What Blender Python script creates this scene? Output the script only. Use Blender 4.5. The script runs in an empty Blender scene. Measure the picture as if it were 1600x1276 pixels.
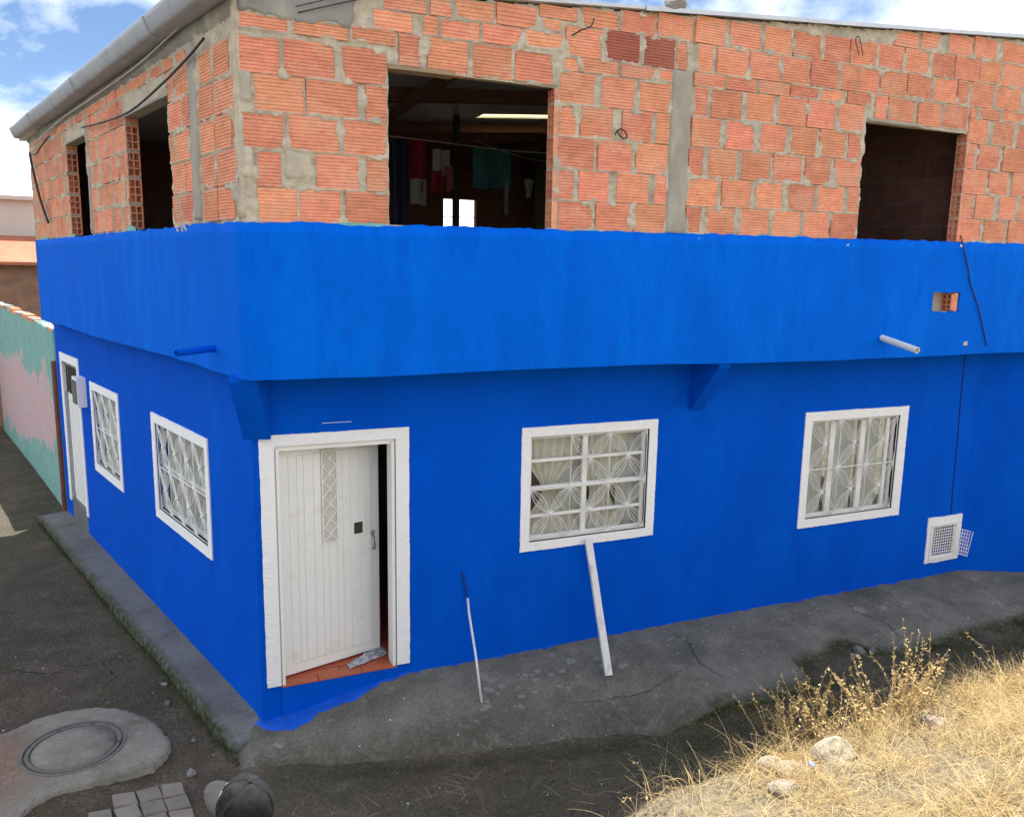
import bpy, bmesh, math, random
import numpy as np
from mathutils import Vector, Matrix

random.seed(7)
rng = np.random.default_rng(7)
S = bpy.context.scene
COL = S.collection
R = math.radians

# ------------------------------------------------------------------ camera
CAM_H = 3.54
yaw, pitch, roll = R(23.5136), R(9.5486), R(1.00756)
fwd = Vector((math.sin(yaw) * math.cos(pitch), math.cos(yaw) * math.cos(pitch), -math.sin(pitch)))
rgt = Vector((math.cos(yaw), -math.sin(yaw), 0))
upv = rgt.cross(fwd)
r2 = math.cos(roll) * rgt + math.sin(roll) * upv
u2 = -math.sin(roll) * rgt + math.cos(roll) * upv
cam = bpy.data.cameras.new('camera')
cam.sensor_width = 36
cam.lens = 36 * 1250.13 / 1600
cam.clip_end = 3000
co = bpy.data.objects.new('camera', cam)
COL.objects.link(co)
m = Matrix((r2, u2, -fwd)).transposed().to_4x4()
m.translation = (0, 0, CAM_H)
co.matrix_world = m
S.camera = co

# ------------------------------------------------------------------ light: sky with broken cloud, one sun behind the house
SUN = Vector((0.20, 0.28, 1.0)).normalized()          # towards the sun
elev = math.asin(SUN.z)
azim = math.atan2(SUN.x, SUN.y)
W = bpy.data.worlds.new('World')
S.world = W
W.use_nodes = True
nt = W.node_tree
nt.nodes.clear()
wo = nt.nodes.new('ShaderNodeOutputWorld')
bgn = nt.nodes.new('ShaderNodeBackground')
sky = nt.nodes.new('ShaderNodeTexSky')
sky.sky_type = 'NISHITA'
sky.sun_disc = False
sky.sun_elevation = elev
sky.sun_rotation = azim
sky.altitude = 2600
sky.air_density = 1.0
sky.dust_density = 0.2
sky.ozone_density = 2.5
tc = nt.nodes.new('ShaderNodeTexCoord')
mp = nt.nodes.new('ShaderNodeMapping')
mp.inputs['Location'].default_value = (5.0, 2.0, 1.0)
mp.inputs['Scale'].default_value = (1.0, 1.0, 2.0)
nz = nt.nodes.new('ShaderNodeTexNoise')
nz.inputs['Scale'].default_value = 2.6
nz.inputs['Detail'].default_value = 9
nz.inputs['Roughness'].default_value = 0.55
nz.inputs['Distortion'].default_value = 0.3
rp = nt.nodes.new('ShaderNodeValToRGB')
rp.color_ramp.elements[0].position = 0.41
rp.color_ramp.elements[1].position = 0.56
mx = nt.nodes.new('ShaderNodeMix')
mx.data_type = 'RGBA'
nz2 = nt.nodes.new('ShaderNodeTexNoise')
nz2.inputs['Scale'].default_value = 5.0
nz2.inputs['Detail'].default_value = 6
cr = nt.nodes.new('ShaderNodeValToRGB')
cr.color_ramp.elements[0].position = 0.35
cr.color_ramp.elements[0].color = (10.0, 10.6, 11.6, 1)
cr.color_ramp.elements[1].position = 0.62
cr.color_ramp.elements[1].color = (15.2, 15.5, 16.0, 1)
nt.links.new(mp.outputs[0], nz2.inputs['Vector'])
nt.links.new(nz2.outputs[0], cr.inputs[0])
nt.links.new(cr.outputs[0], mx.inputs[7])
nt.links.new(tc.outputs['Generated'], mp.inputs[0])
nt.links.new(mp.outputs[0], nz.inputs['Vector'])
nt.links.new(nz.outputs[0], rp.inputs[0])
nt.links.new(rp.outputs[0], mx.inputs[0])
nt.links.new(sky.outputs[0], mx.inputs[6])
nt.links.new(mx.outputs[2], bgn.inputs[0])
bgn.inputs[1].default_value = 0.055
nt.links.new(bgn.outputs[0], wo.inputs[0])

sl = bpy.data.lights.new('sun', 'SUN')
sl.energy = 4.0
sl.angle = R(0.5)
sl.color = (1.0, 0.965, 0.91)
so = bpy.data.objects.new('sun', sl)
so.rotation_euler = (-SUN).to_track_quat('-Z', 'Y').to_euler()
so.location = SUN * 40
COL.objects.link(so)

S.view_settings.view_transform = 'Standard'
S.view_settings.look = 'None'
S.view_settings.gamma = 1.0
S.view_settings.exposure = 1.55
S.view_settings.use_curve_mapping = False
S.cycles.max_bounces = 8
S.cycles.transparent_max_bounces = 12

# ------------------------------------------------------------------ materials
def srgb(r, g, b):
    f = lambda c: (c / 255 / 12.92) if c / 255 <= 0.04045 else ((c / 255 + 0.055) / 1.055) ** 2.4
    return (f(r), f(g), f(b))

def mat(name, col, rough=0.85, var=0.12, scale=6.0, bump=0.15, bscale=60.0, bdist=0.004, second=None, smask=(0.52, 0.66), sscale=2.0,
        third=None, tmask=(0.6, 0.7), tscale=9.0, stretch=(1, 1, 1), rand=0.0, metallic=0.0, spec=0.3, attr=None, attrcol=None, attr2=None, attr2col=None, translucent=0.0, grain=None, gamt=0.35):
    M = bpy.data.materials.new(name)
    M.use_nodes = True
    t = M.node_tree
    N, Lk = t.nodes, t.links
    b = N['Principled BSDF']
    b.inputs['Roughness'].default_value = rough
    b.inputs['Metallic'].default_value = metallic
    b.inputs['Specular IOR Level'].default_value = spec
    geo = N.new('ShaderNodeNewGeometry')
    mpn = N.new('ShaderNodeMapping')
    mpn.inputs['Scale'].default_value = stretch
    Lk.new(geo.outputs['Position'], mpn.inputs[0])

    def noise(sc, det=6, rg=0.6):
        n = N.new('ShaderNodeTexNoise')
        n.inputs['Scale'].default_value = sc
        n.inputs['Detail'].default_value = det
        n.inputs['Roughness'].default_value = rg
        Lk.new(mpn.outputs[0], n.inputs['Vector'])
        return n.outputs[0]

    def ramp(src, a, c):
        r = N.new('ShaderNodeMapRange')
        r.inputs[1].default_value = a
        r.inputs[2].default_value = c
        Lk.new(src, r.inputs[0])
        return r.outputs[0]

    def mix(fac, a, c):
        k = N.new('ShaderNodeMix')
        k.data_type = 'RGBA'
        if isinstance(fac, float):
            k.inputs[0].default_value = fac
        else:
            Lk.new(fac, k.inputs[0])
        for s_, i in ((a, 6), (c, 7)):
            if isinstance(s_, tuple):
                k.inputs[i].default_value = (*s_[:3], 1)
            else:
                Lk.new(s_, k.inputs[i])
        return k.outputs[2]
    lo = tuple(c * (1 - var) for c in col)
    hi = tuple(min(1, c * (1 + var)) for c in col)
    out = mix(ramp(noise(scale), 0.3, 0.7), lo, hi)
    if rand:
        oi = N.new('ShaderNodeObjectInfo')
        hs = N.new('ShaderNodeHueSaturation')
        mr = N.new('ShaderNodeMapRange')
        mr.inputs[3].default_value = 1 - rand
        mr.inputs[4].default_value = 1 + rand
        Lk.new(oi.outputs['Random'], mr.inputs[0])
        Lk.new(mr.outputs[0], hs.inputs['Value'])
        m2 = N.new('ShaderNodeMath')
        m2.operation = 'MULTIPLY'
        m2.inputs[1].default_value = 7.31
        Lk.new(oi.outputs['Random'], m2.inputs[0])
        m3 = N.new('ShaderNodeMath')
        m3.operation = 'FRACT'
        Lk.new(m2.outputs[0], m3.inputs[0])
        mh = N.new('ShaderNodeMapRange')
        mh.inputs[3].default_value = 0.494
        mh.inputs[4].default_value = 0.509
        Lk.new(m3.outputs[0], mh.inputs[0])
        Lk.new(mh.outputs[0], hs.inputs['Hue'])
        Lk.new(out, hs.inputs['Color'])
        out = hs.outputs[0]
    if second:
        out = mix(ramp(noise(sscale, 8, 0.65), *smask), out, second)
    if third:
        out = mix(ramp(noise(tscale, 8, 0.7), *tmask), out, third)
    for attr, attrcol in ((attr, attrcol), (attr2, attr2col)):
        if not attr: continue
        an = N.new('ShaderNodeAttribute')
        an.attribute_name = attr
        ad = N.new('ShaderNodeMath')
        ad.operation = 'MULTIPLY'
        Lk.new(an.outputs['Fac'], ad.inputs[0])
        Lk.new(ramp(noise(14, 8, 0.7), 0.3, 0.55), ad.inputs[1])
        out = mix(ad.outputs[0], out, attrcol)
    if grain:
        gm = N.new('ShaderNodeMapRange')
        gm.inputs[1].default_value = 0.3
        gm.inputs[2].default_value = 0.7
        gm.inputs[3].default_value = 1 - gamt
        gm.inputs[4].default_value = 1 + gamt
        Lk.new(noise(grain, 7, 0.75), gm.inputs[0])
        vm_ = N.new('ShaderNodeVectorMath')
        vm_.operation = 'SCALE'
        Lk.new(out, vm_.inputs[0])
        Lk.new(gm.outputs[0], vm_.inputs['Scale'])
        out = vm_.outputs[0]
    Lk.new(out, b.inputs['Base Color'])
    if bump:
        bn = N.new('ShaderNodeBump')
        bn.inputs['Strength'].default_value = bump
        bn.inputs['Distance'].default_value = bdist
        Lk.new(noise(bscale, 5, 0.65), bn.inputs['Height'])
        Lk.new(bn.outputs[0], b.inputs['Normal'])
    if translucent:
        tr = N.new('ShaderNodeBsdfTranslucent')
        Lk.new(out, tr.inputs[0])
        ms = N.new('ShaderNodeMixShader')
        ms.inputs[0].default_value = translucent
        Lk.new(b.outputs[0], ms.inputs[1])
        Lk.new(tr.outputs[0], ms.inputs[2])
        Lk.new(ms.outputs[0], N['Material Output'].inputs[0])
    return M

def glass_mat(name, tint=(0.96, 0.975, 0.97)):
    M = bpy.data.materials.new(name)
    M.use_nodes = True
    t = M.node_tree
    t.nodes.remove(t.nodes['Principled BSDF'])
    tr = t.nodes.new('ShaderNodeBsdfTransparent')
    tr.inputs[0].default_value = (*tint, 1)
    gl = t.nodes.new('ShaderNodeBsdfGlossy')
    gl.inputs['Roughness'].default_value = 0.03
    lw = t.nodes.new('ShaderNodeLayerWeight')
    lw.inputs[0].default_value = 0.5
    pw = t.nodes.new('ShaderNodeMath')
    pw.operation = 'POWER'
    pw.inputs[1].default_value = 4.0
    fr = t.nodes.new('ShaderNodeMapRange')
    fr.inputs[3].default_value = 0.035
    fr.inputs[4].default_value = 0.6
    t.links.new(lw.outputs['Facing'], pw.inputs[0])
    t.links.new(pw.outputs[0], fr.inputs[0])
    ms = t.nodes.new('ShaderNodeMixShader')
    t.links.new(fr.outputs[0], ms.inputs[0])
    t.links.new(tr.outputs[0], ms.inputs[1])
    t.links.new(gl.outputs[0], ms.inputs[2])
    t.links.new(ms.outputs[0], t.nodes['Material Output'].inputs[0])
    return M

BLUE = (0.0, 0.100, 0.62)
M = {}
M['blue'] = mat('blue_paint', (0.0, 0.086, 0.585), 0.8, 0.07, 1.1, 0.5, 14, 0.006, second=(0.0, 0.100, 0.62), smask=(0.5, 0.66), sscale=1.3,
                third=(0.0, 0.074, 0.52), tmask=(0.54, 0.70), tscale=2.1, stretch=(1.3, 1.3, 0.55), spec=0.04, grain=30, gamt=0.07)  # deeper than the band's blue: overhang shade put into the colour
M['blue_band'] = mat('streaky_lit_blue', (0.0, 0.118, 0.66), 0.8, 0.09, 1.6, 0.5, 16, 0.006, second=(0.0, 0.136, 0.70), smask=(0.50, 0.62), sscale=1.7,
                third=(0.0, 0.106, 0.62), tmask=(0.53, 0.64), tscale=2.6, stretch=(1.7, 1.7, 0.42), spec=0.04, grain=26, gamt=0.10)  # brush streaks are paint; the lift over the lower wall is painted light
M['bluebump'] = M['blue']
M['dark_blue'] = mat('dark_blue_paint', (0.003, 0.03, 0.22), 0.6, 0.1, 9, 0)
M['blue_spill'] = mat('blue_spilled_paint', (0.003, 0.085, 0.52), 0.6, 0.2, 9, 0.5, 40, 0.006, second=(0.03, 0.07, 0.2), smask=(0.62, 0.72), sscale=7)
M['teal_trace'] = mat('old_teal_paint', (0.16, 0.42, 0.44), 0.8, 0.2, 20, 0.3)
M['white_plaster'] = mat('white_painted_plaster', (0.87, 0.875, 0.885), 0.7, 0.03, 12, 0.4, 40, 0.004, second=(0.7, 0.72, 0.76), smask=(0.58, 0.8), sscale=8)
M['white_metal'] = mat('white_enamelled_metal', (0.85, 0.845, 0.82), 0.45, 0.04, 5, 0.08, 30, 0.002, second=(0.68, 0.66, 0.61), smask=(0.55, 0.8), sscale=5,
                       third=(0.25, 0.19, 0.14), tmask=(0.76, 0.80), tscale=22)
M['grille'] = mat('white_grille_iron', (0.86, 0.85, 0.83), 0.5, 0.05, 20, 0)
M['brick'] = mat('clay_block', (0.70, 0.285, 0.178), 0.9, 0.14, 9, 0.35, 120, 0.003, second=(0.78, 0.42, 0.285), smask=(0.5, 0.72), sscale=2.6,
                 third=(0.38, 0.20, 0.14), tmask=(0.58, 0.80), tscale=2.6, stretch=(1, 1, 1.9), rand=0.15, grain=22, gamt=0.16, spec=0.15)
M['brick_dark'] = mat('dark_fired_clay_block', (0.42, 0.13, 0.10), 0.9, 0.12, 9, 0.35, 120, 0.003, rand=0.12, spec=0.15)
M['mortar'] = mat('grey_mortar', (0.52, 0.455, 0.355), 0.95, 0.22, 16, 0.7, 70, 0.006, second=(0.34, 0.315, 0.26), smask=(0.52, 0.72), sscale=4, spec=0.1)
M['concrete'] = mat('cast_concrete', (0.36, 0.33, 0.28), 0.92, 0.15, 7, 0.6, 50, 0.005, second=(0.25, 0.235, 0.21), smask=(0.5, 0.7), sscale=3, stretch=(1, 1, 0.6), spec=0.15)
M['beam_concrete'] = mat('grey_beam_concrete', (0.27, 0.26, 0.24), 0.92, 0.16, 5, 0.6, 40, 0.005, second=(0.38, 0.35, 0.29), smask=(0.52, 0.68), sscale=3, spec=0.15)
M['gutter'] = mat('galvanised_gutter', (0.34, 0.36, 0.40), 0.5, 0.1, 4, 0.15, 10, 0.004, second=(0.24, 0.26, 0.3), smask=(0.5, 0.75), sscale=5, metallic=0.25)
M['room_roof'] = mat('dark_roof_underside', (0.10, 0.10, 0.11), 0.8, 0.2, 5, 0)
M['zinc'] = mat('zinc_roof_sheet', (0.55, 0.57, 0.6), 0.5, 0.1, 4, 0.1, 10, 0.003, metallic=0.2)
M['wood'] = mat('weathered_wood', (0.30, 0.22, 0.14), 0.85, 0.2, 10, 0.5, 50, 0.003, stretch=(0.3, 1, 4))
M['beam_wood'] = mat('roof_beam_wood', (0.20, 0.10, 0.075), 0.85, 0.2, 10, 0.3, 50, 0.003)
M['shaded_brick'] = mat('shaded_clay_block', (0.13, 0.062, 0.05), 0.95, 0.2, 9, 0.3, 100, 0.003, rand=0.2, spec=0.1)  # clay colour darkened to hold the dimness of the upper room
M['shaded_mortar'] = mat('shaded_mortar', (0.10, 0.09, 0.08), 0.95, 0.2, 9, 0.3, 60, 0.003, spec=0.1)  # joint colour darkened with the blocks, room shade painted in
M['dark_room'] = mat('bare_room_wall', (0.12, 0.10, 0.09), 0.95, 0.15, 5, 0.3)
M['room_plaster'] = mat('room_plaster', (0.25, 0.24, 0.22), 0.95, 0.1, 5, 0.2)
M['iron'] = mat('dark_iron', (0.05, 0.045, 0.04), 0.6, 0.2, 20, 0.2)
M['steel'] = mat('worn_steel', (0.35, 0.33, 0.31), 0.4, 0.1, 20, 0.1, metallic=0.6)
M['black_cable'] = mat('black_cable', (0.02, 0.02, 0.022), 0.5, 0.1, 20, 0)
M['grey_cable'] = mat('grey_cable', (0.5, 0.5, 0.5), 0.5, 0.1, 20, 0)
M['pvc'] = mat('white_pvc', (0.76, 0.75, 0.70), 0.4, 0.04, 20, 0.05)
M['tile'] = mat('terracotta_tile', (0.40, 0.095, 0.045), 0.45, 0.14, 14, 0.1, 60, 0.002, rand=0.08, spec=0.4)
M['grout'] = mat('tile_grout', (0.42, 0.33, 0.26), 0.9, 0.1, 20, 0.2)
M['glass'] = glass_mat('window_glass')
M['curtain'] = mat('cream_curtain', (0.68, 0.65, 0.57), 0.9, 0.07, 18, 0.2, 90, 0.002, second=(0.44, 0.41, 0.33), smask=(0.55, 0.72), sscale=10, translucent=0.12)
M['lace'] = mat('grey_curtain', (0.56, 0.56, 0.53), 0.9, 0.08, 14, 0.2, 90, 0.002, stretch=(2, 2, 0.4), translucent=0.12)
M['dirt'] = mat('packed_dirt', (0.108, 0.090, 0.067), 0.95, 0.3, 3.0, 1.0, 30, 0.05, second=(0.078, 0.079, 0.052), smask=(0.47, 0.62), sscale=0.9,
                third=(0.155, 0.132, 0.102), tmask=(0.56, 0.72), tscale=3.2, attr='red', attrcol=(0.16, 0.075, 0.045), attr2='straw', attr2col=(0.25, 0.205, 0.13), spec=0.15, grain=38, gamt=0.55)
M['apron'] = mat('apron_concrete', (0.165, 0.155, 0.132), 0.9, 0.2, 4.0, 0.9, 45, 0.012, second=(0.092, 0.092, 0.074), smask=(0.45, 0.68), sscale=1.6,
                 third=(0.27, 0.258, 0.23), tmask=(0.59, 0.70), tscale=5.0, attr='moss', attrcol=(0.035, 0.042, 0.012), attr2='soil', attr2col=(0.085, 0.074, 0.058), spec=0.2, grain=45, gamt=0.4)
M['kerb'] = mat('kerb_concrete', (0.165, 0.167, 0.165), 0.9, 0.18, 4.0, 0.7, 45, 0.01, second=(0.085, 0.086, 0.082), smask=(0.45, 0.68), sscale=2.0,
                attr='moss', attrcol=(0.030, 0.040, 0.010), spec=0.2, grain=45, gamt=0.35)
M['slab'] = mat('manhole_concrete', (0.215, 0.200, 0.168), 0.9, 0.16, 3.5, 0.6, 45, 0.008, second=(0.135, 0.125, 0.10), smask=(0.48, 0.64), sscale=2.2, third=(0.26, 0.25, 0.22), tmask=(0.6, 0.7), tscale=7, attr='red', attrcol=(0.2, 0.11, 0.075), spec=0.2, grain=30, gamt=0.2)
M['ring'] = mat('manhole_ring_iron', (0.135, 0.125, 0.11), 0.7, 0.2, 9, 0.4, 40, 0.004)
M['paver'] = mat('concrete_paver', (0.21, 0.185, 0.155), 0.9, 0.14, 9, 0.7, 60, 0.005, rand=0.14, spec=0.2)
M['stone'] = mat('pale_stone', (0.27, 0.235, 0.18), 0.9, 0.2, 9, 0.9, 25, 0.01, second=(0.22, 0.18, 0.14), smask=(0.5, 0.65), sscale=7, rand=0.12)
M['grey_stone'] = mat('grey_stone', (0.17, 0.165, 0.15), 0.9, 0.2, 12, 0.8, 30, 0.008, rand=0.25)
M['white_bits'] = mat('pale_litter', (0.5, 0.5, 0.48), 0.8, 0.2, 30, 0)
M['straw'] = mat('dry_straw', (0.56, 0.43, 0.22), 0.85, 0.3, 7, 0, second=(0.42, 0.26, 0.09), smask=(0.5, 0.7), sscale=4, translucent=0.35)
M['weed'] = mat('dry_weed', (0.56, 0.42, 0.21), 0.9, 0.35, 12, 0, second=(0.5, 0.38, 0.12), smask=(0.5, 0.7), sscale=9, translucent=0.3)
M['green'] = mat('green_leaf', (0.07, 0.13, 0.02), 0.8, 0.3, 12, 0, second=(0.22, 0.22, 0.03), smask=(0.5, 0.7), sscale=9, translucent=0.3)
M['moss'] = mat('moss', (0.045, 0.055, 0.014), 0.95, 0.4, 25, 0)
M['teal_wall'] = mat('teal_and_pink_paint', (0.20, 0.40, 0.36), 0.85, 0.12, 5, 0.4, 30, 0.006, attr='pink', attrcol=(0.62, 0.38, 0.40))
M['rust'] = mat('rust_brown_post', (0.20, 0.075, 0.05), 0.8, 0.2, 9, 0.3)
M['far_wall'] = mat('far_cream_wall', (0.50, 0.47, 0.42), 0.9, 0.06, 1, 0)
M['far_roof'] = mat('far_clay_roof', (0.42, 0.14, 0.08), 0.9, 0.15, 3, 0)
M['far_brick'] = mat('far_brown_brick', (0.26, 0.15, 0.10), 0.9, 0.25, 4, 0)
M['red_cloth'] = mat('red_cloth', (0.19, 0.014, 0.022), 0.95, 0.2, 12, 0.3)
M['white_cloth'] = mat('white_cloth', (0.22, 0.22, 0.215), 0.95, 0.1, 12, 0.3)
M['navy_cloth'] = mat('navy_cloth', (0.02, 0.03, 0.07), 0.95, 0.2, 12, 0.3)
M['teal_cloth'] = mat('teal_patterned_cloth', (0.03, 0.12, 0.11), 0.95, 0.2, 12, 0.3, second=(0.02, 0.08, 0.10), smask=(0.5, 0.55), sscale=14)
M['grey_cloth'] = mat('grey_cloth', (0.30, 0.28, 0.28), 0.95, 0.1, 12, 0.3)
M['pink_cloth'] = mat('pink_cloth', (0.3, 0.08, 0.08), 0.95, 0.1, 12, 0.3)
M['rag'] = mat('grey_rag', (0.30, 0.31, 0.34), 0.95, 0.2, 25, 0.4, 60, 0.004, second=(0.55, 0.56, 0.6), smask=(0.5, 0.6), sscale=25)
M['cap_black'] = mat('black_cap_cotton', (0.020, 0.020, 0.022), 0.95, 0.45, 30, 0.3, 220, 0.002, spec=0.15)
M['cap_grey'] = mat('grey_cap_visor', (0.034, 0.034, 0.036), 0.9, 0.15, 30, 0.3, 220, 0.002, spec=0.15)
M['stitch'] = mat('white_stitching', (0.72, 0.72, 0.72), 0.8, 0.05, 30, 0)
M['skin'] = mat('skin', (0.42, 0.22, 0.14), 0.6, 0.05, 20, 0)
M['hair'] = mat('dark_hair', (0.02, 0.015, 0.012), 0.6, 0.2, 80, 0.3, 150, 0.004)
M['jacket'] = mat('dark_jacket', (0.04, 0.045, 0.055), 0.9, 0.15, 12, 0.2)
M['trousers'] = mat('blue_trousers', (0.05, 0.07, 0.12), 0.9, 0.15, 12, 0.2)
M['blue_scrap'] = mat('blue_scrap', (0.10, 0.25, 0.62), 0.5, 0.2, 20, 0)
M['skylight'] = mat('translucent_roof_sheet', (0.8, 0.74, 0.5), 0.5, 0.05, 5, 0, translucent=0.9)

# ------------------------------------------------------------------ helpers
def tag(o, label=None, cat=None, group=None, kind=None):
    if label: o['label'] = label
    if cat: o['category'] = cat
    if group: o['group'] = group
    if kind: o['kind'] = kind
    return o

def empty(name, loc=(0, 0, 0), parent=None):
    o = bpy.data.objects.new(name, None)
    o.location = loc
    o.empty_display_size = 0.2
    COL.objects.link(o)
    o.parent = parent
    return o

def link_mesh(name, me, material, parent=None, loc=(0, 0, 0), smooth=False):
    o = bpy.data.objects.new(name, me)
    if material is not None:
        me.materials.clear()
        for k in (material if isinstance(material, (list, tuple)) else [material]):
            me.materials.append(k)
    if smooth:
        me.shade_smooth()
    o.location = loc
    COL.objects.link(o)
    o.parent = parent
    return o

class Frame:
    """A wall plane: u runs along it, z up, d out of it."""
    def __init__(s, O, U, N):
        s.O, s.U, s.N = Vector((*O, 0)), Vector((*U, 0)), Vector((*N, 0))
    def __call__(s, u, z, d=0.0):
        return s.O + s.U * u + s.N * d + Vector((0, 0, z))

th = R(106.066)
EU = (math.cos(th), math.sin(th))
EN = (-EU[1], EU[0])
FL = Frame((0, 6.5), (1, 0), (0, -1))            # lower front wall
FU = Frame((0, 6.05), (1, 0), (0, -1))           # upper front wall (overhanging)
LL = Frame((0.592, 6.5), EU, EN)                 # lower left wall
LU = Frame((0.523, 6.05), EU, EN)                # upper left wall
GL = Frame((0, 0), (1, 0), (0, 1))               # plain world axes

class MB:
    def __init__(s):
        s.v, s.f = [], []
    def add(s, vs, fs):
        b = len(s.v)
        s.v += [tuple(p) for p in vs]
        s.f += [tuple(i + b for i in q) for q in fs]
        return s
    def box(s, F, u0, u1, z0, z1, d0, d1):
        P = [F(u, z, d) for u in (u0, u1) for z in (z0, z1) for d in (d0, d1)]
        return s.add(P, [(0, 1, 3, 2), (4, 6, 7, 5), (0, 4, 5, 1), (2, 3, 7, 6), (0, 2, 6, 4), (1, 5, 7, 3)])
    def tube(s, pts, r, n=6, caps=True, radii=None):
        pts = [Vector(p) for p in pts]
        vs, fs = [], []
        t0 = (pts[1] - pts[0]).normalized()
        ref = Vector((0, 0, 1)) if abs(t0.z) < 0.9 else Vector((1, 0, 0))
        for i, p in enumerate(pts):
            a = pts[max(0, i - 1)]
            b = pts[min(len(pts) - 1, i + 1)]
            t = (b - a).normalized()
            x = t.cross(ref)
            if x.length < 1e-4:
                x = t.cross(Vector((0, 1, 0)))
            x.normalize()
            y = t.cross(x)
            rr = radii[i] if radii else r
            for k in range(n):
                an = 2 * math.pi * k / n
                vs.append(p + x * (rr * math.cos(an)) + y * (rr * math.sin(an)))
        for i in range(len(pts) - 1):
            for k in range(n):
                k2 = (k + 1) % n
                fs.append((i * n + k, i * n + k2, (i + 1) * n + k2, (i + 1) * n + k))
        if caps:
            fs.append(tuple(range(n))[::-1])
            fs.append(tuple(range((len(pts) - 1) * n, len(pts) * n)))
        return s.add(vs, fs)
    def ball(s, c, r, n=8, m=5, sc=(1, 1, 1)):
        c = Vector(c)
        vs, fs = [], []
        for i in range(m + 1):
            a = math.pi * i / m
            for k in range(n):
                b = 2 * math.pi * k / n
                vs.append(c + Vector((r * sc[0] * math.sin(a) * math.cos(b), r * sc[1] * math.sin(a) * math.sin(b), r * sc[2] * math.cos(a))))
        for i in range(m):
            for k in range(n):
                k2 = (k + 1) % n
                fs.append((i * n + k, (i + 1) * n + k, (i + 1) * n + k2, i * n + k2))
        return s.add(vs, fs)
    def prism(s, poly, z0, z1):
        """closed prism over an xy polygon; z0/z1 numbers or functions of (x,y)"""
        g0 = z0 if callable(z0) else (lambda x, y: z0)
        g1 = z1 if callable(z1) else (lambda x, y: z1)
        n = len(poly)
        vs = [(x, y, g0(x, y)) for x, y in poly] + [(x, y, g1(x, y)) for x, y in poly]
        fs = [tuple(range(n))[::-1], tuple(range(n, 2 * n))] + [(i, (i + 1) % n, n + (i + 1) % n, n + i) for i in range(n)]
        return s.add(vs, fs)
    def mesh(s, name):
        me = bpy.data.meshes.new(name)
        me.from_pydata(s.v, [], s.f)
        me.update()
        bm = bmesh.new()
        bm.from_mesh(me)
        bmesh.ops.recalc_face_normals(bm, faces=bm.faces)
        bm.to_mesh(me)
        bm.free()
        return me
    def build(s, name, material, parent=None, smooth=False):
        return link_mesh(name, s.mesh(name), material, parent, smooth=smooth)

# value noise, vectorised
_perm = rng.permutation(512)
_val = rng.random(512)
def vnoise(x, y, seed=0):
    x = np.asarray(x, float) + seed * 17.13
    y = np.asarray(y, float) + seed * 9.71
    xi, yi = np.floor(x).astype(int), np.floor(y).astype(int)
    xf, yf = x - xi, y - yi
    xf, yf = xf * xf * (3 - 2 * xf), yf * yf * (3 - 2 * yf)
    h = lambda a, b: _val[(_perm[(a % 512)] + b) % 512]
    return (h(xi, yi) * (1 - xf) + h(xi + 1, yi) * xf) * (1 - yf) + (h(xi, yi + 1) * (1 - xf) + h(xi + 1, yi + 1) * xf) * yf
def fbm(x, y, seed=0, o=4):
    s, a, t = 0, 1, 0
    for k in range(o):
        s = s + a * vnoise(np.asarray(x) * 2 ** k, np.asarray(y) * 2 ** k, seed + k * 3)
        t += a
        a *= 0.5
    return s / t
def sstep(x, a, b):
    t = np.clip((np.asarray(x, float) - a) / (b - a), 0, 1)
    return t * t * (3 - 2 * t)

def np_mesh(name, V, Fq):
    me = bpy.data.meshes.new(name)
    V = np.asarray(V, np.float32)
    Fq = np.asarray(Fq, np.int32)
    k = Fq.shape[1]
    me.vertices.add(len(V))
    me.vertices.foreach_set('co', V.ravel())
    me.loops.add(Fq.size)
    me.loops.foreach_set('vertex_index', Fq.ravel())
    me.polygons.add(len(Fq))
    me.polygons.foreach_set('loop_start', np.arange(0, Fq.size, k, dtype=np.int32))
    me.update(calc_edges=True)
    me.validate()
    return me

def grid_mesh(name, P, keep=None):
    """P: (nu, nv, 3) array -> quad mesh; keep: (nu-1, nv-1) bool"""
    nu, nv = P.shape[:2]
    I = np.arange(nu * nv).reshape(nu, nv)
    Q = np.stack([I[:-1, :-1], I[1:, :-1], I[1:, 1:], I[:-1, 1:]], -1)
    Q = Q[keep] if keep is not None else Q.reshape(-1, 4)
    used = np.zeros(nu * nv, bool)
    used[Q.ravel()] = True
    idx = np.cumsum(used) - 1
    return np_mesh(name, P.reshape(-1, 3)[used], idx[Q]), used

def wall_with_holes(F, u0, u1, z0, z1, t, holes):
    """solid wall of thickness t behind d=0 with rectangular holes (u0,u1,z0,z1)"""
    us = sorted({u0, u1, *[h[0] for h in holes], *[h[1] for h in holes]})
    zs = sorted({z0, z1, *[h[2] for h in holes], *[h[3] for h in holes]})
    inside = lambda u, z: any(h[0] < u < h[1] and h[2] < z < h[3] for h in holes)
    b = MB()
    solid = {}
    for i in range(len(us) - 1):
        for j in range(len(zs) - 1):
            solid[i, j] = not inside((us[i] + us[i + 1]) / 2, (zs[j] + zs[j + 1]) / 2)
    for (i, j), s_ in solid.items():
        if not s_:
            continue
        a, c, e, g = us[i], us[i + 1], zs[j], zs[j + 1]
        for d in (0, -t):
            b.add([F(a, e, d), F(c, e, d), F(c, g, d), F(a, g, d)], [(0, 1, 2, 3)])
        for (di, dj, p, q) in ((-1, 0, (a, e), (a, g)), (1, 0, (c, e), (c, g)), (0, -1, (a, e), (c, e)), (0, 1, (a, g), (c, g))):
            if not solid.get((i + di, j + dj), False):
                b.add([F(*p, 0), F(*q, 0), F(*q, -t), F(*p, -t)], [(0, 1, 2, 3)])
    return b

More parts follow.
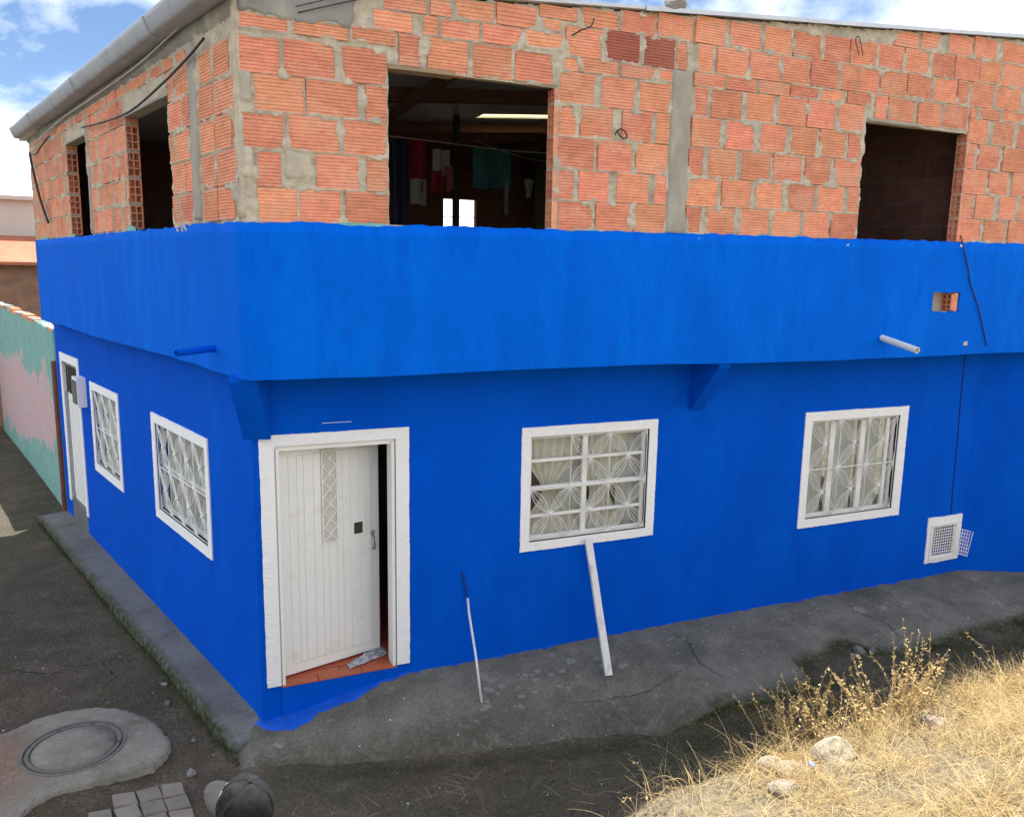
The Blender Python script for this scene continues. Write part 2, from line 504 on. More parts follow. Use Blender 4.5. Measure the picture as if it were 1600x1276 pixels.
def weld(o):
    bm = bmesh.new()
    bm.from_mesh(o.data)
    bmesh.ops.remove_doubles(bm, verts=bm.verts, dist=1e-4)
    bmesh.ops.recalc_face_normals(bm, faces=bm.faces)
    bm.to_mesh(o.data)
    bm.free()
    return o

# ------------------------------------------------------------------ ground
def bank_edge(x):
    return 3.9 + 0.8 * sstep(x, 1.6, 3.4) - 0.10 * sstep(x, 6.0, 8.0) + 0.25 * (fbm(np.asarray(x) * 0.9, 3.3, 5) - 0.5)
def ground_z(x, y):
    x = np.asarray(x, float)
    y = np.asarray(y, float)
    z = -0.33 + 0.16 * sstep(x, 1.0, 7.0)
    z = z + 0.045 * np.clip(y - 13.0, 0, 12) * (x < 40)
    t = np.clip(bank_edge(x) - y, 0, 9)
    z = z + 0.40 * t - 0.13 * np.clip(0.35 - np.abs(t - 0.0), 0, 1) * 0
    near = np.exp(-((x - 2) ** 2 + (y - 6) ** 2) / 220)
    z = z + near * (0.10 * (fbm(x * 0.8, y * 0.8, 1) - 0.5) + 0.05 * (fbm(x * 4, y * 4, 2) - 0.5) + 0.012 * (fbm(x * 14, y * 14, 3) - 0.5))
    z = z + near * 0.08 * sstep(t, 0.1, 0.6) * (fbm(x * 5, y * 5, 8) - 0.4)
    return z

def axis(fine0, fine1, step, far):
    a = list(np.arange(fine0, fine1, step))
    g, s_ = [], step
    p = fine1
    while p < far:
        g.append(p); s_ *= 1.25; p += s_
    g.append(far)
    l, s_ = [], step
    p = fine0
    while p > -far:
        s_ *= 1.25; p -= s_; l.append(p)
    return np.array(l[::-1] + a + g)
gx, gy = axis(-2.2, 7.5, 0.05, 400), axis(2.6, 9.0, 0.05, 400)
X, Y = np.meshgrid(gx, gy, indexing='ij')
P = np.stack([X, Y, ground_z(X, Y)], -1)
me, used = grid_mesh('ground', P)
red = (np.exp(-(((X + 1.45) / 0.35) ** 2 + ((Y - 6.7) / 0.45) ** 2)) * 1.2 + np.exp(-(((X + 1.2) / 0.3) ** 2 + ((Y - 6.0) / 0.2) ** 2)) * 0.6).ravel()
at_ = me.attributes.new('red', 'FLOAT', 'POINT')
at_.data.foreach_set('value', np.clip(red, 0, 1).astype(np.float32))
at_ = me.attributes.new('straw', 'FLOAT', 'POINT')
tb = bank_edge(X) - Y
at_.data.foreach_set('value', (1.0 * sstep(tb, 0.0, 0.4) * np.where(Y > 2.2, sstep(X, 1.6, 3.0), 1.0)).ravel().astype(np.float32))
g = link_mesh('ground', me, M['dirt'], smooth=True)
tag(g, 'dark packed dirt lane and bank around the blue house', 'ground', kind='structure')

# concrete apron in front of the house, with a broken mossy outer edge
edge_pts = [(0.30, 5.98), (0.64, 5.86), (1.2, 5.72), (1.63, 5.62), (2.2, 5.45), (2.76, 5.30), (3.3, 5.22), (3.81, 5.17), (4.35, 5.24), (4.62, 5.14), (5.05, 5.2), (5.36, 5.24),
            (5.48, 5.52), (5.9, 5.60), (6.15, 5.72), (6.32, 5.68), (6.45, 5.42), (6.64, 5.32), (7.2, 5.36), (7.68, 5.42), (8.3, 5.40), (8.76, 5.45), (9.6, 5.4), (12, 5.4)]
ex, ey = np.array([p[0] for p in edge_pts]), np.array([p[1] for p in edge_pts])
def apron_wall_z(x):
    return -0.205 + 0.20 * sstep(x, 0.45, 1.9)
def apron_z(x, y):
    yo = np.interp(x, ex, ey)
    v = np.clip((6.56 - y) / (6.56 - yo), 0, 1)
    gnd = ground_z(x, y)
    lowL = (gnd - 0.05) * (1 - sstep(x, 3.2, 4.6)) + (-0.15) * sstep(x, 3.2, 4.6)
    v = np.maximum(v, 1 - sstep(x, 0.28, 0.62))
    return apron_wall_z(x) * (1 - v ** 1.3) + lowL * v ** 1.3 + 0.02 * (fbm(x * 2, y * 2, 11) - 0.5) + 0.010 * (fbm(x * 11, y * 11, 12) - 0.5)
ax = np.arange(0.27, 12, 0.04)
av = np.linspace(0, 1, 40)
yo = np.interp(ax, ex, ey) + 0.09 * (fbm(ax * 5, ax * 0 + 2, 13) - 0.5)
AX, AV = np.meshgrid(ax, av, indexing='ij')
yb = 6.56 + 0.03 * sstep(-ax, -0.56, -0.48)
AY = yb[:, None] + (yo[:, None] - yb[:, None]) * AV
AZ = apron_z(AX, AY)
# roll the last rows over the edge
skirt = np.stack([AX[:, -1], AY[:, -1] - 0.012, AZ[:, -1] - 0.02], -1)
skirt2 = np.stack([AX[:, -1], AY[:, -1] - 0.03 - 0.03 * fbm(ax * 9, ax * 0, 4), AZ[:, -1] - 0.25], -1)
P = np.concatenate([np.stack([AX, AY, AZ], -1), skirt[:, None], skirt2[:, None]], 1)
e0 = P[:1].copy(); e0[..., 0] -= 0.03; e0[..., 2] -= 0.25
P = np.concatenate([e0, P], 0)
me, used = grid_mesh('pavement', P)
moss = np.concatenate([sstep(AV, 0.86, 1.0) * (0.35 + 0.65 * (AX > 4.2)), np.ones((len(ax), 2))], 1)
moss = np.concatenate([moss[:1] * 0 + 0.6, moss], 0).ravel()
at_ = me.attributes.new('moss', 'FLOAT', 'POINT')
at_.data.foreach_set('value', moss.astype(np.float32))
at_ = me.attributes.new('soil', 'FLOAT', 'POINT')
soil = np.concatenate([sstep(AV + 0.5 * (fbm(AX * 2.5, AY * 2.5, 19) - 0.5), 0.35, 0.95) * (1 - sstep(AX, 3.4, 4.8)), np.zeros((len(ax), 2))], 1)
soil = np.concatenate([soil[:1] * 0 + 1, soil], 0).ravel()
at_.data.foreach_set('value', soil.astype(np.float32))
tag(link_mesh('pavement', me, M['apron'], smooth=True), 'worn concrete apron along the front of the blue house', 'pavement', kind='structure')

# kerb strip along the left wall
ks = np.arange(-0.10, 7.75, 0.05)
kv = np.linspace(0, 1, 12)
KS, KV = np.meshgrid(ks, kv, indexing='ij')
wid = 0.30 + 0.014 * KS + 0.03 * (fbm(KS * 2, KS * 0 + 7, 3) - 0.5)
KD = -0.05 + (wid + 0.05) * KV
KZ = -0.185 - 0.02 * KV - 0.06 * sstep(-KS, -0.22, 0.08) - 0.008 * KS + 0.012 * (fbm(KS * 3, KD * 6, 21) - 0.5)
def frame_arr(F, u, d, z):
    return np.stack([F.O.x + F.U.x * u + F.N.x * d, F.O.y + F.U.y * u + F.N.y * d, z], -1)
P = frame_arr(LL, KS, KD, KZ)
s1 = frame_arr(LL, ks, KD[:, -1] + 0.012, KZ[:, -1] - 0.018)
s2 = frame_arr(LL, ks, KD[:, -1] + 0.02 + 0.03 * fbm(ks * 8, ks * 0, 2), KZ[:, -1] - 0.3)
cap0 = P[0:1].copy(); cap0[..., 2] -= 0.3
P = np.concatenate([P, s1[:, None], s2[:, None]], 1)
c0 = P[0:1].copy(); c0[:, :12, 2] -= 0.3; c0[:, 12, 2] -= 0.28
P = np.concatenate([c0, P], 0)
me, used = grid_mesh('kerb', P)
moss = np.concatenate([sstep(KV, 0.8, 1.0) * 0.8, np.ones((len(ks), 2))], 1)
moss = np.concatenate([moss[:1] * 0 + 0.7, moss], 0).ravel()
at_ = me.attributes.new('moss', 'FLOAT', 'POINT')
at_.data.foreach_set('value', moss.astype(np.float32))
tag(link_mesh('kerb', me, M['kerb'], smooth=True), 'grey concrete kerb strip along the side wall', 'kerb', kind='structure')

# ------------------------------------------------------------------ the house
house = empty('house', (0.6, 6.5, 0))
house_inv = Matrix.Translation((-0.6, -6.5, 0))
tag(house, 'bright blue corner house with an unfinished hollow brick upper floor', 'house')
def part(o, parent=house):
    """parent to the house (or a part of it) keeping world coordinates"""
    o.parent = parent
    if parent is house:
        o.matrix_parent_inverse = house_inv
    return o

TOPSL = 0.0115
def zsh(x):                      # slight rise of the coursing to the right
    return TOPSL * (x - 3.9)
def roof_z(x):                   # underside of the roof = top of the front wall
    return 5.44 + 0.077 * (x - 0.5)

W1 = (3.02, 4.295, 1.07, 2.075)
W2 = (6.36, 7.665, 0.93, 2.03)
DOOR = (0.752, 1.752, -0.45, 2.145)
VENT = (8.40, 8.77, 0.235, 0.615)
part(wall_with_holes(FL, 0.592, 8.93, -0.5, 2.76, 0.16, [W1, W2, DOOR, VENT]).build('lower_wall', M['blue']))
LW1 = (1.13, 2.66, 1.0, 1.94)
LW2 = (4.22, 5.43, 0.96, 1.95)
LD = (6.28, 7.28, -0.45, 2.16)
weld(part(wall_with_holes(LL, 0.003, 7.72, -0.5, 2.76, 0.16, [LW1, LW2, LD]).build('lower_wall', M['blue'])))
# the wall beyond the seam turns slightly towards the lane
sgU = Vector((1.0, -0.36)).normalized()
SG = Frame((8.922, 6.4985), sgU, (-0.36 / 1.0628 * 1.0, -1 / 1.0628))
SG.N = Vector((sgU.y, -sgU.x, 0))
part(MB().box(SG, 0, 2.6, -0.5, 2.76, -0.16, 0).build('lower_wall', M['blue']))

# floor slab that carries the overhanging upper floor
def LUxy(s_, d=0.0):
    p = LU(s_, 0, d); return (p.x, p.y)
B1 = LUxy(7.85)
foot = [(0.64, 6.06), (12.0, 6.06), (12.0, B1[1]), (B1[0] + 0.01, B1[1]), LUxy(0.12, -0.012)]
part(MB().prism(foot, 2.765, 2.95).build('floor_slab', M['beam_concrete']))

# painted parapet band: one rounded strip around the corner with a ragged top edge
path = []
for s_ in np.arange(7.85, 0.08, -0.03):
    path.append((LU(s_, 0, 0.012), 'L', s_))
cL, cF = LU(0.07, 0, 0.012), FU(0.523 + 0.07, 0, 0.012)
ctrl = LU(0, 0, 0.012).lerp(FU(0.523, 0, 0.012), 0.5) + Vector((-0.004, -0.006, 0))
for k in range(1, 6):
    t = k / 6
    path.append((cL * (1 - t) ** 2 + ctrl * (2 * t * (1 - t)) + cF * t * t, 'C', 0))
for x in np.arange(0.593, 12.0, 0.03):
    path.append((FU(x, 0, 0.012), 'F', x))
pu = np.cumsum([0] + [(path[i + 1][0] - path[i][0]).length for i in range(len(path) - 1)])
nb = len(path)
topj = 0.03 * (fbm(pu * 1.7, pu * 0, 31) - 0.5) + 0.035 * (fbm(pu * 11, pu * 0, 32, 3) - 0.5)
def band_strip(z0f, ztf, dout, rows):
    tt = np.linspace(0, 1, rows)
    P = np.zeros((nb, rows + 1, 3))
    for i, (p, side, u) in enumerate(path):
        nrm = Vector(EN).to_3d() if side == 'L' else (Vector((0, -1, 0)) if side == 'F' else (Vector(EN).to_3d() + Vector((0, -1, 0))).normalized())
        z0, zt = z0f(i), ztf(i)
        for j in range(rows):
            z = z0 + (zt - z0) * tt[j]
            bumpy = 0.006 * (float(fbm(pu[i] * 2.2, z * 1.5, 33, 3)) - 0.5) * 2
            q = p + nrm * (dout + bumpy)
            P[i, j] = (q.x, q.y, z)
        q = p - nrm * 0.03
        P[i, rows] = (q.x, q.y, zt - 0.004)
    return P
zx = [zsh(p[0].x) if p[1] != 'L' else zsh(0.5) + 0.003 * p[2] for p in path]
Pb = band_strip(lambda i: 2.745 + 0.010 * math.sin(pu[i] * 1.3) + 0.012 * float(vnoise(pu[i] * 3, 0, 5)), lambda i: 3.912 + zx[i] + topj[i], 0.0, 14)
me, _ = grid_mesh('parapet_band', Pb)
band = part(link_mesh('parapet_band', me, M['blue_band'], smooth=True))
# back of the band: the parapet wall itself
HOLE = (7.43, 7.83, 3.225, 3.42)
part(wall_with_holes(Frame((0, 6.07), (1, 0), (0, -1)), 0.60, 12.0, 2.952, 3.89, 0.10, [HOLE]).build('parapet_wall', M['mortar']))
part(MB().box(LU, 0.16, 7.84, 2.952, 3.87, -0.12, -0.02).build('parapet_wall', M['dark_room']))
# traces of an older teal coat above the blue
tr = MB()
for c_, w_ in ((1.2, 0.42), (2.9, 0.1), (3.3, 0.12), (5.05, 0.25), (5.5, 0.1), (8.0, 0.12)):
    n_ = int(w_ / 0.02)
    lo = [FU(c_ + k * 0.02, 3.89 + zsh(c_), 0.009) for k in range(n_)]
    hi = [FU(c_ + k * 0.02, 3.918 + zsh(c_) + 0.022 * random.random() * math.sin(math.pi * k / max(1, n_ - 1)), 0.009) for k in range(n_)]
    tr.add(lo + hi, [(k, k + 1, n_ + k + 1, n_ + k) for k in range(n_ - 1)])
for c_, w_ in ((2.6, 0.35), (6.9, 0.6), (5.2, 0.2)):
    n_ = int(w_ / 0.02)
    lo = [LU(c_ + k * 0.02, 3.87, 0.009) for k in range(n_)]
    hi = [LU(c_ + k * 0.02, 3.91 + 0.028 * random.random() * math.sin(math.pi * k / max(1, n_ - 1)), 0.009) for k in range(n_)]
    tr.add(lo + hi, [(k, k + 1, n_ + k + 1, n_ + k) for k in range(n_ - 1)])
part(tr.build('old_paint', M['teal_trace']))

# --- hollow clay blocks -------------------------------------------------
def block_mesh(name, grooves, chip):
    """unit block: x and z in [-.5,.5] (scaled by the object), front at y=0 with horizontal grooves, real depth in metres"""
    zs_, ys_ = [-0.5], [0.0]
    p = 1.0 / grooves
    for k in range(1, grooves):
        c = -0.5 + k * p + random.uniform(-0.06, 0.06) * p
        w = 0.13 * p
        zs_ += [c - w, c, c + w]
        ys_ += [0.0, 0.0055, 0.0]
    zs_.append(0.5); ys_.append(0.0)
    n = len(zs_)
    jl = [random.uniform(0, chip) for _ in range(n)]
    jr = [random.uniform(0, chip) for _ in range(n)]
    vs = []
    for i in range(n):
        vs += [(-0.5 + jl[i] * 0.5, ys_[i], zs_[i]), (0.5 - jr[i] * 0.5, ys_[i], zs_[i])]
    b = len(vs)
    vs += [(-0.5, 0.09, -0.5), (0.5, 0.09, -0.5), (-0.5, 0.09, 0.5), (0.5, 0.09, 0.5)]
    fs = [(2 * i, 2 * i + 1, 2 * i + 3, 2 * i + 2) for i in range(n - 1)]
    fs.append(tuple([b] + [2 * i for i in range(n)][::1] + [b + 2]))
    fs.append(tuple([b + 1, b + 3] + [2 * i + 1 for i in range(n)][::-1]))
    fs += [(b, b + 1, 1, 0), (b + 2, 2 * n - 2, 2 * n - 1, b + 3)]
    mb = MB().add(vs, fs)
    return mb.mesh(name)
full_meshes = [block_mesh('brick', 10, 0.02) for _ in range(5)]
thin_meshes = [block_mesh('thin_brick', 5, 0.03) for _ in range(3)]
dark_meshes = [block_mesh('dark_brick', 10, 0.02) for _ in range(2)]
for k in full_meshes + thin_meshes: k.materials.append(M['brick'])
for k in dark_meshes: k.materials.append(M['brick_dark'])
shaded_meshes = [block_mesh('shaded_brick', 10, 0.02) for _ in range(2)]
for k in shaded_meshes: k.materials.append(M['shaded_brick'])

def lay(parent, F, u0, u1, z0, z1, dark=False, d=0.0, meshes=None):
    thin = (z1 - z0) < 0.16
    me = random.choice(meshes if meshes else dark_meshes if dark else (thin_meshes if thin else full_meshes))
    o = bpy.data.objects.new('brick', me)
    c = F((u0 + u1) / 2, (z0 + z1) / 2, d + random.uniform(-0.004, 0.004))
    phi = math.atan2(F.N.x, -F.N.y)
    o.location = c
    o.rotation_euler = (random.uniform(-0.006, 0.006), random.uniform(-0.012, 0.012), phi + random.uniform(-0.008, 0.008))
    o.scale = (u1 - u0, 1, z1 - z0)
    COL.objects.link(o)
    o.parent = parent
    o.matrix_parent_inverse = parent.matrix_world.inverted()
    return o

def mortar_sheet(name, F, u0, u1, z0, z1, step, rects, holes, ztop, seed, skip=()):
    """mortar surface: filled joints that bleed a little over the block edges, pushed back behind the block faces"""
    us, zs_ = np.arange(u0, u1, step), np.arange(z0, z1, step)
    Ug, Zg = np.meshgrid(us, zs_, indexing='ij')
    sd = np.full(Ug.shape, 1e3)
    for (a, b, c, e) in rects:
        i0, i1 = np.searchsorted(us, [a - 0.08, b + 0.08])
        j0, j1 = np.searchsorted(zs_, [c - 0.08, e + 0.08])
        if i1 <= i0 or j1 <= j0: continue
        q = np.maximum(np.maximum(a - Ug[i0:i1, j0:j1], Ug[i0:i1, j0:j1] - b), np.maximum(c - Zg[i0:i1, j0:j1], Zg[i0:i1, j0:j1] - e))
        sd[i0:i1, j0:j1] = np.minimum(sd[i0:i1, j0:j1], q)
    n1 = fbm(Ug * 9, Zg * 9, seed, 4)
    n2 = fbm(Ug * 38, Zg * 38, seed + 5, 3)
    n3 = fbm(Ug * 2.2, Zg * 2.2, seed + 9, 3)
    dj = -0.009 + 0.055 * (n1 - 0.5) + 0.022 * (n2 - 0.5) + 0.02 * (n3 - 0.5)
    bleed = 0.002 + 0.11 * np.clip(n1 - 0.54, 0, 1) + 0.06 * np.clip(n3 - 0.58, 0, 1)
    k = sstep(-sd, bleed, bleed + 0.008)
    dd = np.where(sd > 0, dj, np.maximum(dj, 0.004 + 0.008 * n2) * (1 - k) + (-0.035) * k)
    P = frame_arr(F, Ug, dd, Zg)
    cu, cz = (Ug[:-1, :-1] + step / 2), (Zg[:-1, :-1] + step / 2)
    keep = cz < ztop(cu)
    for (a, b, c, e) in holes:
        keep &= ~((cu > a) & (cu < b) & (cz > c) & (cz < e))
    # cells wholly hidden behind a block are left out
    deep = sd < -0.03
    hid = deep[:-1, :-1] & deep[1:, :-1] & deep[1:, 1:] & deep[:-1, 1:]
    keep &= ~hid
    me, _ = grid_mesh(name, P, keep)
    return me

ROWS = {
 'c0': [(0.65,0.92),(0.93,1.23),(1.27,1.59),(3.01,3.33),(3.37,3.7),(3.74,4.06),(4.28,4.44),(4.49,4.81),(4.86,5.2),(5.24,5.57),(5.61,5.92),(5.96,6.29),(7.74,8.05),(8.11,8.44),(8.5,8.85),(8.9,9.22)],
 'c1': [(0.65,0.82),(1.06,1.37),(1.43,1.59),(3.0,3.15),(3.2,3.48),(3.56,3.87),(3.93,4.06),(4.27,4.6),(4.65,4.97),(5.03,5.34),(5.4,5.73),(5.76,6.09),(6.14,6.29),(7.75,7.89),(7.94,8.22),(8.3,8.56),(8.62,8.98),(9.02,9.35)],
 'c2': [(0.54,0.85),(0.87,1.23),(1.26,1.58),(3.0,3.33),(3.37,3.69),(3.74,4.06),(4.28,4.43),(4.47,4.79),(4.84,5.18),(5.21,5.54),(5.59,5.9),(5.95,6.27),(7.72,8.06),(8.11,8.4),(8.47,8.81),(8.86,9.2)],
 'c3': [(0.64,0.99),(1.0,1.37),(1.43,1.59),(3.0,3.15),(3.2,3.5),(3.59,3.88),(3.92,4.06),(4.29,4.59),(4.65,4.97),(5.03,5.34),(5.38,5.7),(5.74,6.06),(6.1,6.26),(7.72,7.85),(7.9,8.22),(8.28,8.65),(8.7,9.03)],
 'c4': [(0.54,0.83),(0.85,1.21),(1.26,1.59),(3.0,3.32),(3.38,3.7),(3.74,4.06),(4.3,4.44),(4.48,4.81),(4.86,5.17),(5.22,5.54),(5.57,5.9),(5.94,6.26),(7.72,8.01),(8.07,8.41),(8.47,8.9),(8.95,9.3)],
 'ch': [(3.03,3.16),(3.19,3.53),(3.56,3.89),(3.91,4.06),(4.29,4.61),(4.63,4.97),(4.99,5.33),(5.35,5.69),(5.71,6.01),(6.04,6.34),(7.72,7.81),(7.84,8.17),(8.2,8.54),(8.57,8.9)],
 'c5': [(3.05,3.38),(3.41,3.73),(3.77,4.08),(4.1,4.21),(4.31,4.47),(4.52,4.85),(4.87,5.21),(5.23,5.55),(5.57,5.9),(5.92,6.15),(6.17,6.42),(6.44,6.78),(6.8,7.13),(7.15,7.48),(7.5,7.66),(7.7,8.03),(8.06,8.45),(8.48,8.82)],
 'c6': [(3.18,3.52),(3.54,3.87),(3.9,4.24),(4.28,4.6),(4.64,4.98),(5.01,5.33),(5.35,5.67),(5.7,6.01),(6.03,6.36),(6.37,6.71),(6.73,7.06),(7.08,7.41),(7.43,7.78),(7.79,8.11),(8.12,8.52),(8.55,8.9)],
 'c7': [(6.58,6.9),(6.93,7.17),(7.3,7.63),(7.67,8.0),(8.07,8.49),(8.52,8.85)],
 'lin2': [(6.4,6.55),(6.57,6.92),(6.98,7.31),(7.33,7.68)],
 'lin1': [(1.68,1.84),(1.9,2.22),(2.25,2.58),(2.61,2.94)],
 'thA': [(0.54,0.89),(0.91,1.31),(1.33,1.65)],
 'thB': [(1.49,1.78),(1.86,1.98),(2.0,2.31),(2.33,2.66),(2.69,3.02)],
 'top': [(1.57,1.89),(1.92,2.09),(2.11,2.43),(2.45,2.78)],
 'topn': [(2.81,3.14)],
 'topn2': [(2.84,3.0)],
}
LEV = {'c0': (3.905, 4.15), 'c1': (4.15, 4.40), 'c2': (4.40, 4.655), 'c3': (4.655, 4.908), 'c4': (4.908, 5.158), 'ch': (5.158, 5.272), 'c5': (5.272, 5.508), 'c6': (5.508, 5.735), 'c7': (5.735, 5.95),
       'lin2': (5.03, 5.268), 'lin1': (5.035, 5.285), 'thA': (5.188, 5.30), 'thB': (5.29, 5.432), 'top': (5.436, 5.60), 'topn': (5.535, 5.66), 'topn2': (5.44, 5.53)}
for k_, sp_ in ROWS.items():
    if k_ in ('c0', 'c1', 'c2', 'c3', 'c4', 'ch', 'c5', 'c6', 'c7'):
        x_ = sp_[-1][1] + 0.04
        while x_ < 10.9:
            sp_.append((x_, x_ + 0.33)); x_ += 0.37
ROWS['c8'] = [(7.6 + 0.37 * q, 7.93 + 0.37 * q) for q in range(10)]
LEV['c8'] = (5.95, 6.2)
WU1 = (1.597, 2.955, 3.86, 5.01)
WU2 = (6.30, 7.705, 3.86, 5.045)
uw = empty('upper_wall', (0, 0, 0))
uw_me_rects = []
lay_list = []
for k, spans in ROWS.items():
    z0, z1 = LEV[k]
    for (a, b) in spans:
        xm = (a + b) / 2
        za, zb = z0 + zsh(xm) + 0.0045, z1 + zsh(xm) - 0.0045
        zb = min(zb, roof_z(xm) - 0.012)
        if zb - za < 0.05: continue
        uw_me_rects.append((a, b, za, zb))
        lay_list.append((a, b, za, zb, (k == 'c5' and 3.4 < xm < 4.09)))
me = mortar_sheet('upper_wall', FU, 0.54, 11.95, 3.86, 6.4, 0.0115, uw_me_rects, [(WU1[0], WU1[1], 3.8, WU1[3]), (WU2[0], WU2[1], 3.8, WU2[3])], lambda u: roof_z(u) - 0.004 + 0.03 * (fbm(u * 7, u * 0, 3) - 0.6), 41)
COL.objects.unlink(uw); bpy.data.objects.remove(uw)
uw = part(link_mesh('upper_wall', me, M['mortar'], smooth=True))
bpy.context.view_layer.update()
for (a, b, za, zb, dk) in lay_list:
    lay(uw, FU, a, b, za, zb, dk)
# body of the wall behind the faces
core = MB()
for (a, b, c, e) in ((0.66, WU1[0] + 0.004, 3.89, 5.40), (WU1[1] + 0.03, WU2[0] - 0.002, 3.89, 5.56), (WU2[1] + 0.03, 12.0, 3.89, 5.9), (WU1[0] + 0.005, WU1[1] + 0.029, WU1[3] + 0.012, 5.5), (WU2[0] - 0.001, WU2[1] + 0.029, WU2[3] + 0.014, 5.88)):
    core.box(FU, a, b, c, e, -0.12, -0.05)
core.box(FU, 4.7, 12, 5.562, 5.72, -0.12, -0.05)
core.prism([(7.8, 6.10), (12, 6.10), (12, 6.17), (7.8, 6.17)], 5.901, lambda x, y: roof_z(x) + 0.004)
part(core.build('wall_core', M['mortar']))

# hollow block ends seen in the jambs: 2 x 3 open cells
def jamb_block(parent, F, u_face, sgn, z0, z1, name='hollow_brick'):
    """block end facing along -sgn*u at u_face; runs through the wall thickness"""
    b = MB()
    nd, nzc = 2, 3
    L_, wl = 0.05, 0.011
    ds = np.linspace(0.0, -0.12, nd + 1)
    zs_ = np.linspace(z0, z1, nzc + 1)
    def q(u, z, d): return F(u, z, d)
    ub = u_face + sgn * L_
    for i in range(nd):
        for j in range(nzc):
            d0, d1, a, c = ds[i], ds[i + 1], zs_[j], zs_[j + 1]
            w0, w1, v0, v1 = d0 - wl / (1 if i == 0 else 2), d1 + wl / (1 if i == nd - 1 else 2), a + wl / (1 if j == 0 else 2), c - wl / (1 if j == nzc - 1 else 2)
            vs = [q(u_face, a, d0), q(u_face, a, d1), q(u_face, c, d1), q(u_face, c, d0),
                  q(u_face, v0, w0), q(u_face, v0, w1), q(u_face, v1, w1), q(u_face, v1, w0),
                  q(ub, v0, w0), q(ub, v0, w1), q(ub, v1, w1), q(ub, v1, w0)]
            b.add(vs, [(0, 1, 5, 4), (1, 2, 6, 5), (2, 3, 7, 6), (3, 0, 4, 7), (4, 5, 9, 8), (5, 6, 10, 9), (6, 7, 11, 10), (7, 4, 8, 11), (8, 9, 10, 11)])
    # outer skin of the stub
    b.add([q(u_face, z0, 0), q(ub, z0, 0), q(ub, z1, 0), q(u_face, z1, 0)], [(0, 1, 2, 3)])
    b.add([q(u_face, z1, 0), q(ub, z1, 0), q(ub, z1, -0.12), q(u_face, z1, -0.12)], [(0, 1, 2, 3)])
    b.add([q(u_face, z0, 0), q(ub, z0, 0), q(ub, z0, -0.12), q(u_face, z0, -0.12)], [(0, 1, 2, 3)])
    o = b.build(name, M['brick'], None)
    o.parent = parent
    o.matrix_parent_inverse = parent.matrix_world.inverted()
    return o
for k in ('c0', 'c1', 'c2', 'c3', 'c4'):
    z0, z1 = LEV[k]
    for (uf, wtop) in ((WU1[1], WU1[3]), (WU2[1], WU2[3])):
        sh = zsh(uf)
        zt = min(z1 + sh - 0.008, wtop - 0.006)
        if zt - (z0 + sh) > 0.05:
            jamb_block(uw, FU, uf, 1, z0 + sh + 0.008, zt)
# mortar beds between the jamb blocks, rough lintel board and plaster column
for uf in (WU1[1], WU2[1]):
    for k in ('c1', 'c2', 'c3', 'c4'):
        z = LEV[k][0] + zsh(uf)
        part(MB().box(FU, uf + 0.002, uf + 0.055, z - 0.0085, z + 0.0085, -0.118, -0.004).build('jamb_mortar', M['mortar']))
part(MB().box(FU, WU1[0] - 0.01, 2.11, 5.004, 5.034, -0.11, 0.018).build('lintel_board', M['wood']))
part(MB().box(FU, 2.112, WU1[1] + 0.02, 5.020, 5.034, -0.11, -0.004).build('lintel_board', M['wood']))
part(MB().box(FU, WU2[0] + 0.02, 7.05, 5.052, 5.077, -0.11, 0.012).build('lintel_board', M['concrete']))
# plastered concrete column with uneven edges
def rough_slab(F, u0, u1, z0, z1, d, step=0.02, jit=0.012, amp=0.008, seed=0, zshear=None):
    nu, nz_ = max(3, int((u1 - u0) / step)), max(3, int((z1 - z0) / step))
    U_, Z_ = np.meshgrid(np.linspace(0, 1, nu), np.linspace(0, 1, nz_), indexing='ij')
    l = u0 + jit * 2 * (fbm(Z_ * (z1 - z0) * 9, Z_ * 0, seed) - 0.5)
    r_ = u1 + jit * 2 * (fbm(Z_ * (z1 - z0) * 9, Z_ * 0 + 5, seed + 1) - 0.5)
    b_ = z0 + jit * 2 * (fbm(U_ * (u1 - u0) * 9, U_ * 0 + 9, seed + 2) - 0.5)
    t_ = z1 + jit * 2 * (fbm(U_ * (u1 - u0) * 9, U_ * 0 + 3, seed + 3) - 0.5)
    uu, zz = l + (r_ - l) * U_, b_ + (t_ - b_) * Z_
    if zshear is not None: zz = zz + zshear(uu)
    dd = d + amp * 2 * (fbm(uu * 9, zz * 6, seed + 4) - 0.5) + 0.25 * amp * (fbm(uu * 50, zz * 50, seed + 6) - 0.5)
    edge = np.minimum(np.minimum(U_, 1 - U_) * nu, np.minimum(Z_, 1 - Z_) * nz_)
    dd = np.where(edge < 0.6, d - 0.045, dd)
    me, _ = grid_mesh('slab', frame_arr(F, uu, dd, zz))
    return me
part(link_mesh('column', rough_slab(FU, 4.052, 4.277, 3.90, 5.285, 0.014, seed=61, amp=0.01), M['concrete'], smooth=True))
part(link_mesh('mortar_patch', rough_slab(FU, 0.53, 0.645, 4.16, 4.395, 0.006, seed=63), M['mortar'], smooth=True))
part(link_mesh('mortar_patch', rough_slab(FU, 0.535, 0.645, 4.665, 4.90, 0.006, seed=67), M['mortar'], smooth=True))
part(link_mesh('mortar_patch', rough_slab(FU, 0.83, 1.05, 4.17, 4.39, 0.005, seed=71, jit=0.03), M['mortar'], smooth=True))
part(link_mesh('ring_beam', rough_slab(FU, 0.525, 1.36, 5.235, 5.56, 0.014, seed=75, jit=0.05, amp=0.012), M['beam_concrete'], smooth=True))

part(MB().tube([(0.545, 6.075, 3.9 + 0.06 * k) for k in range(26)], 0.02, 8, radii=[0.026 + 0.008 * random.random() for k in range(26)]).build('corner_mortar', M['mortar'], smooth=True))
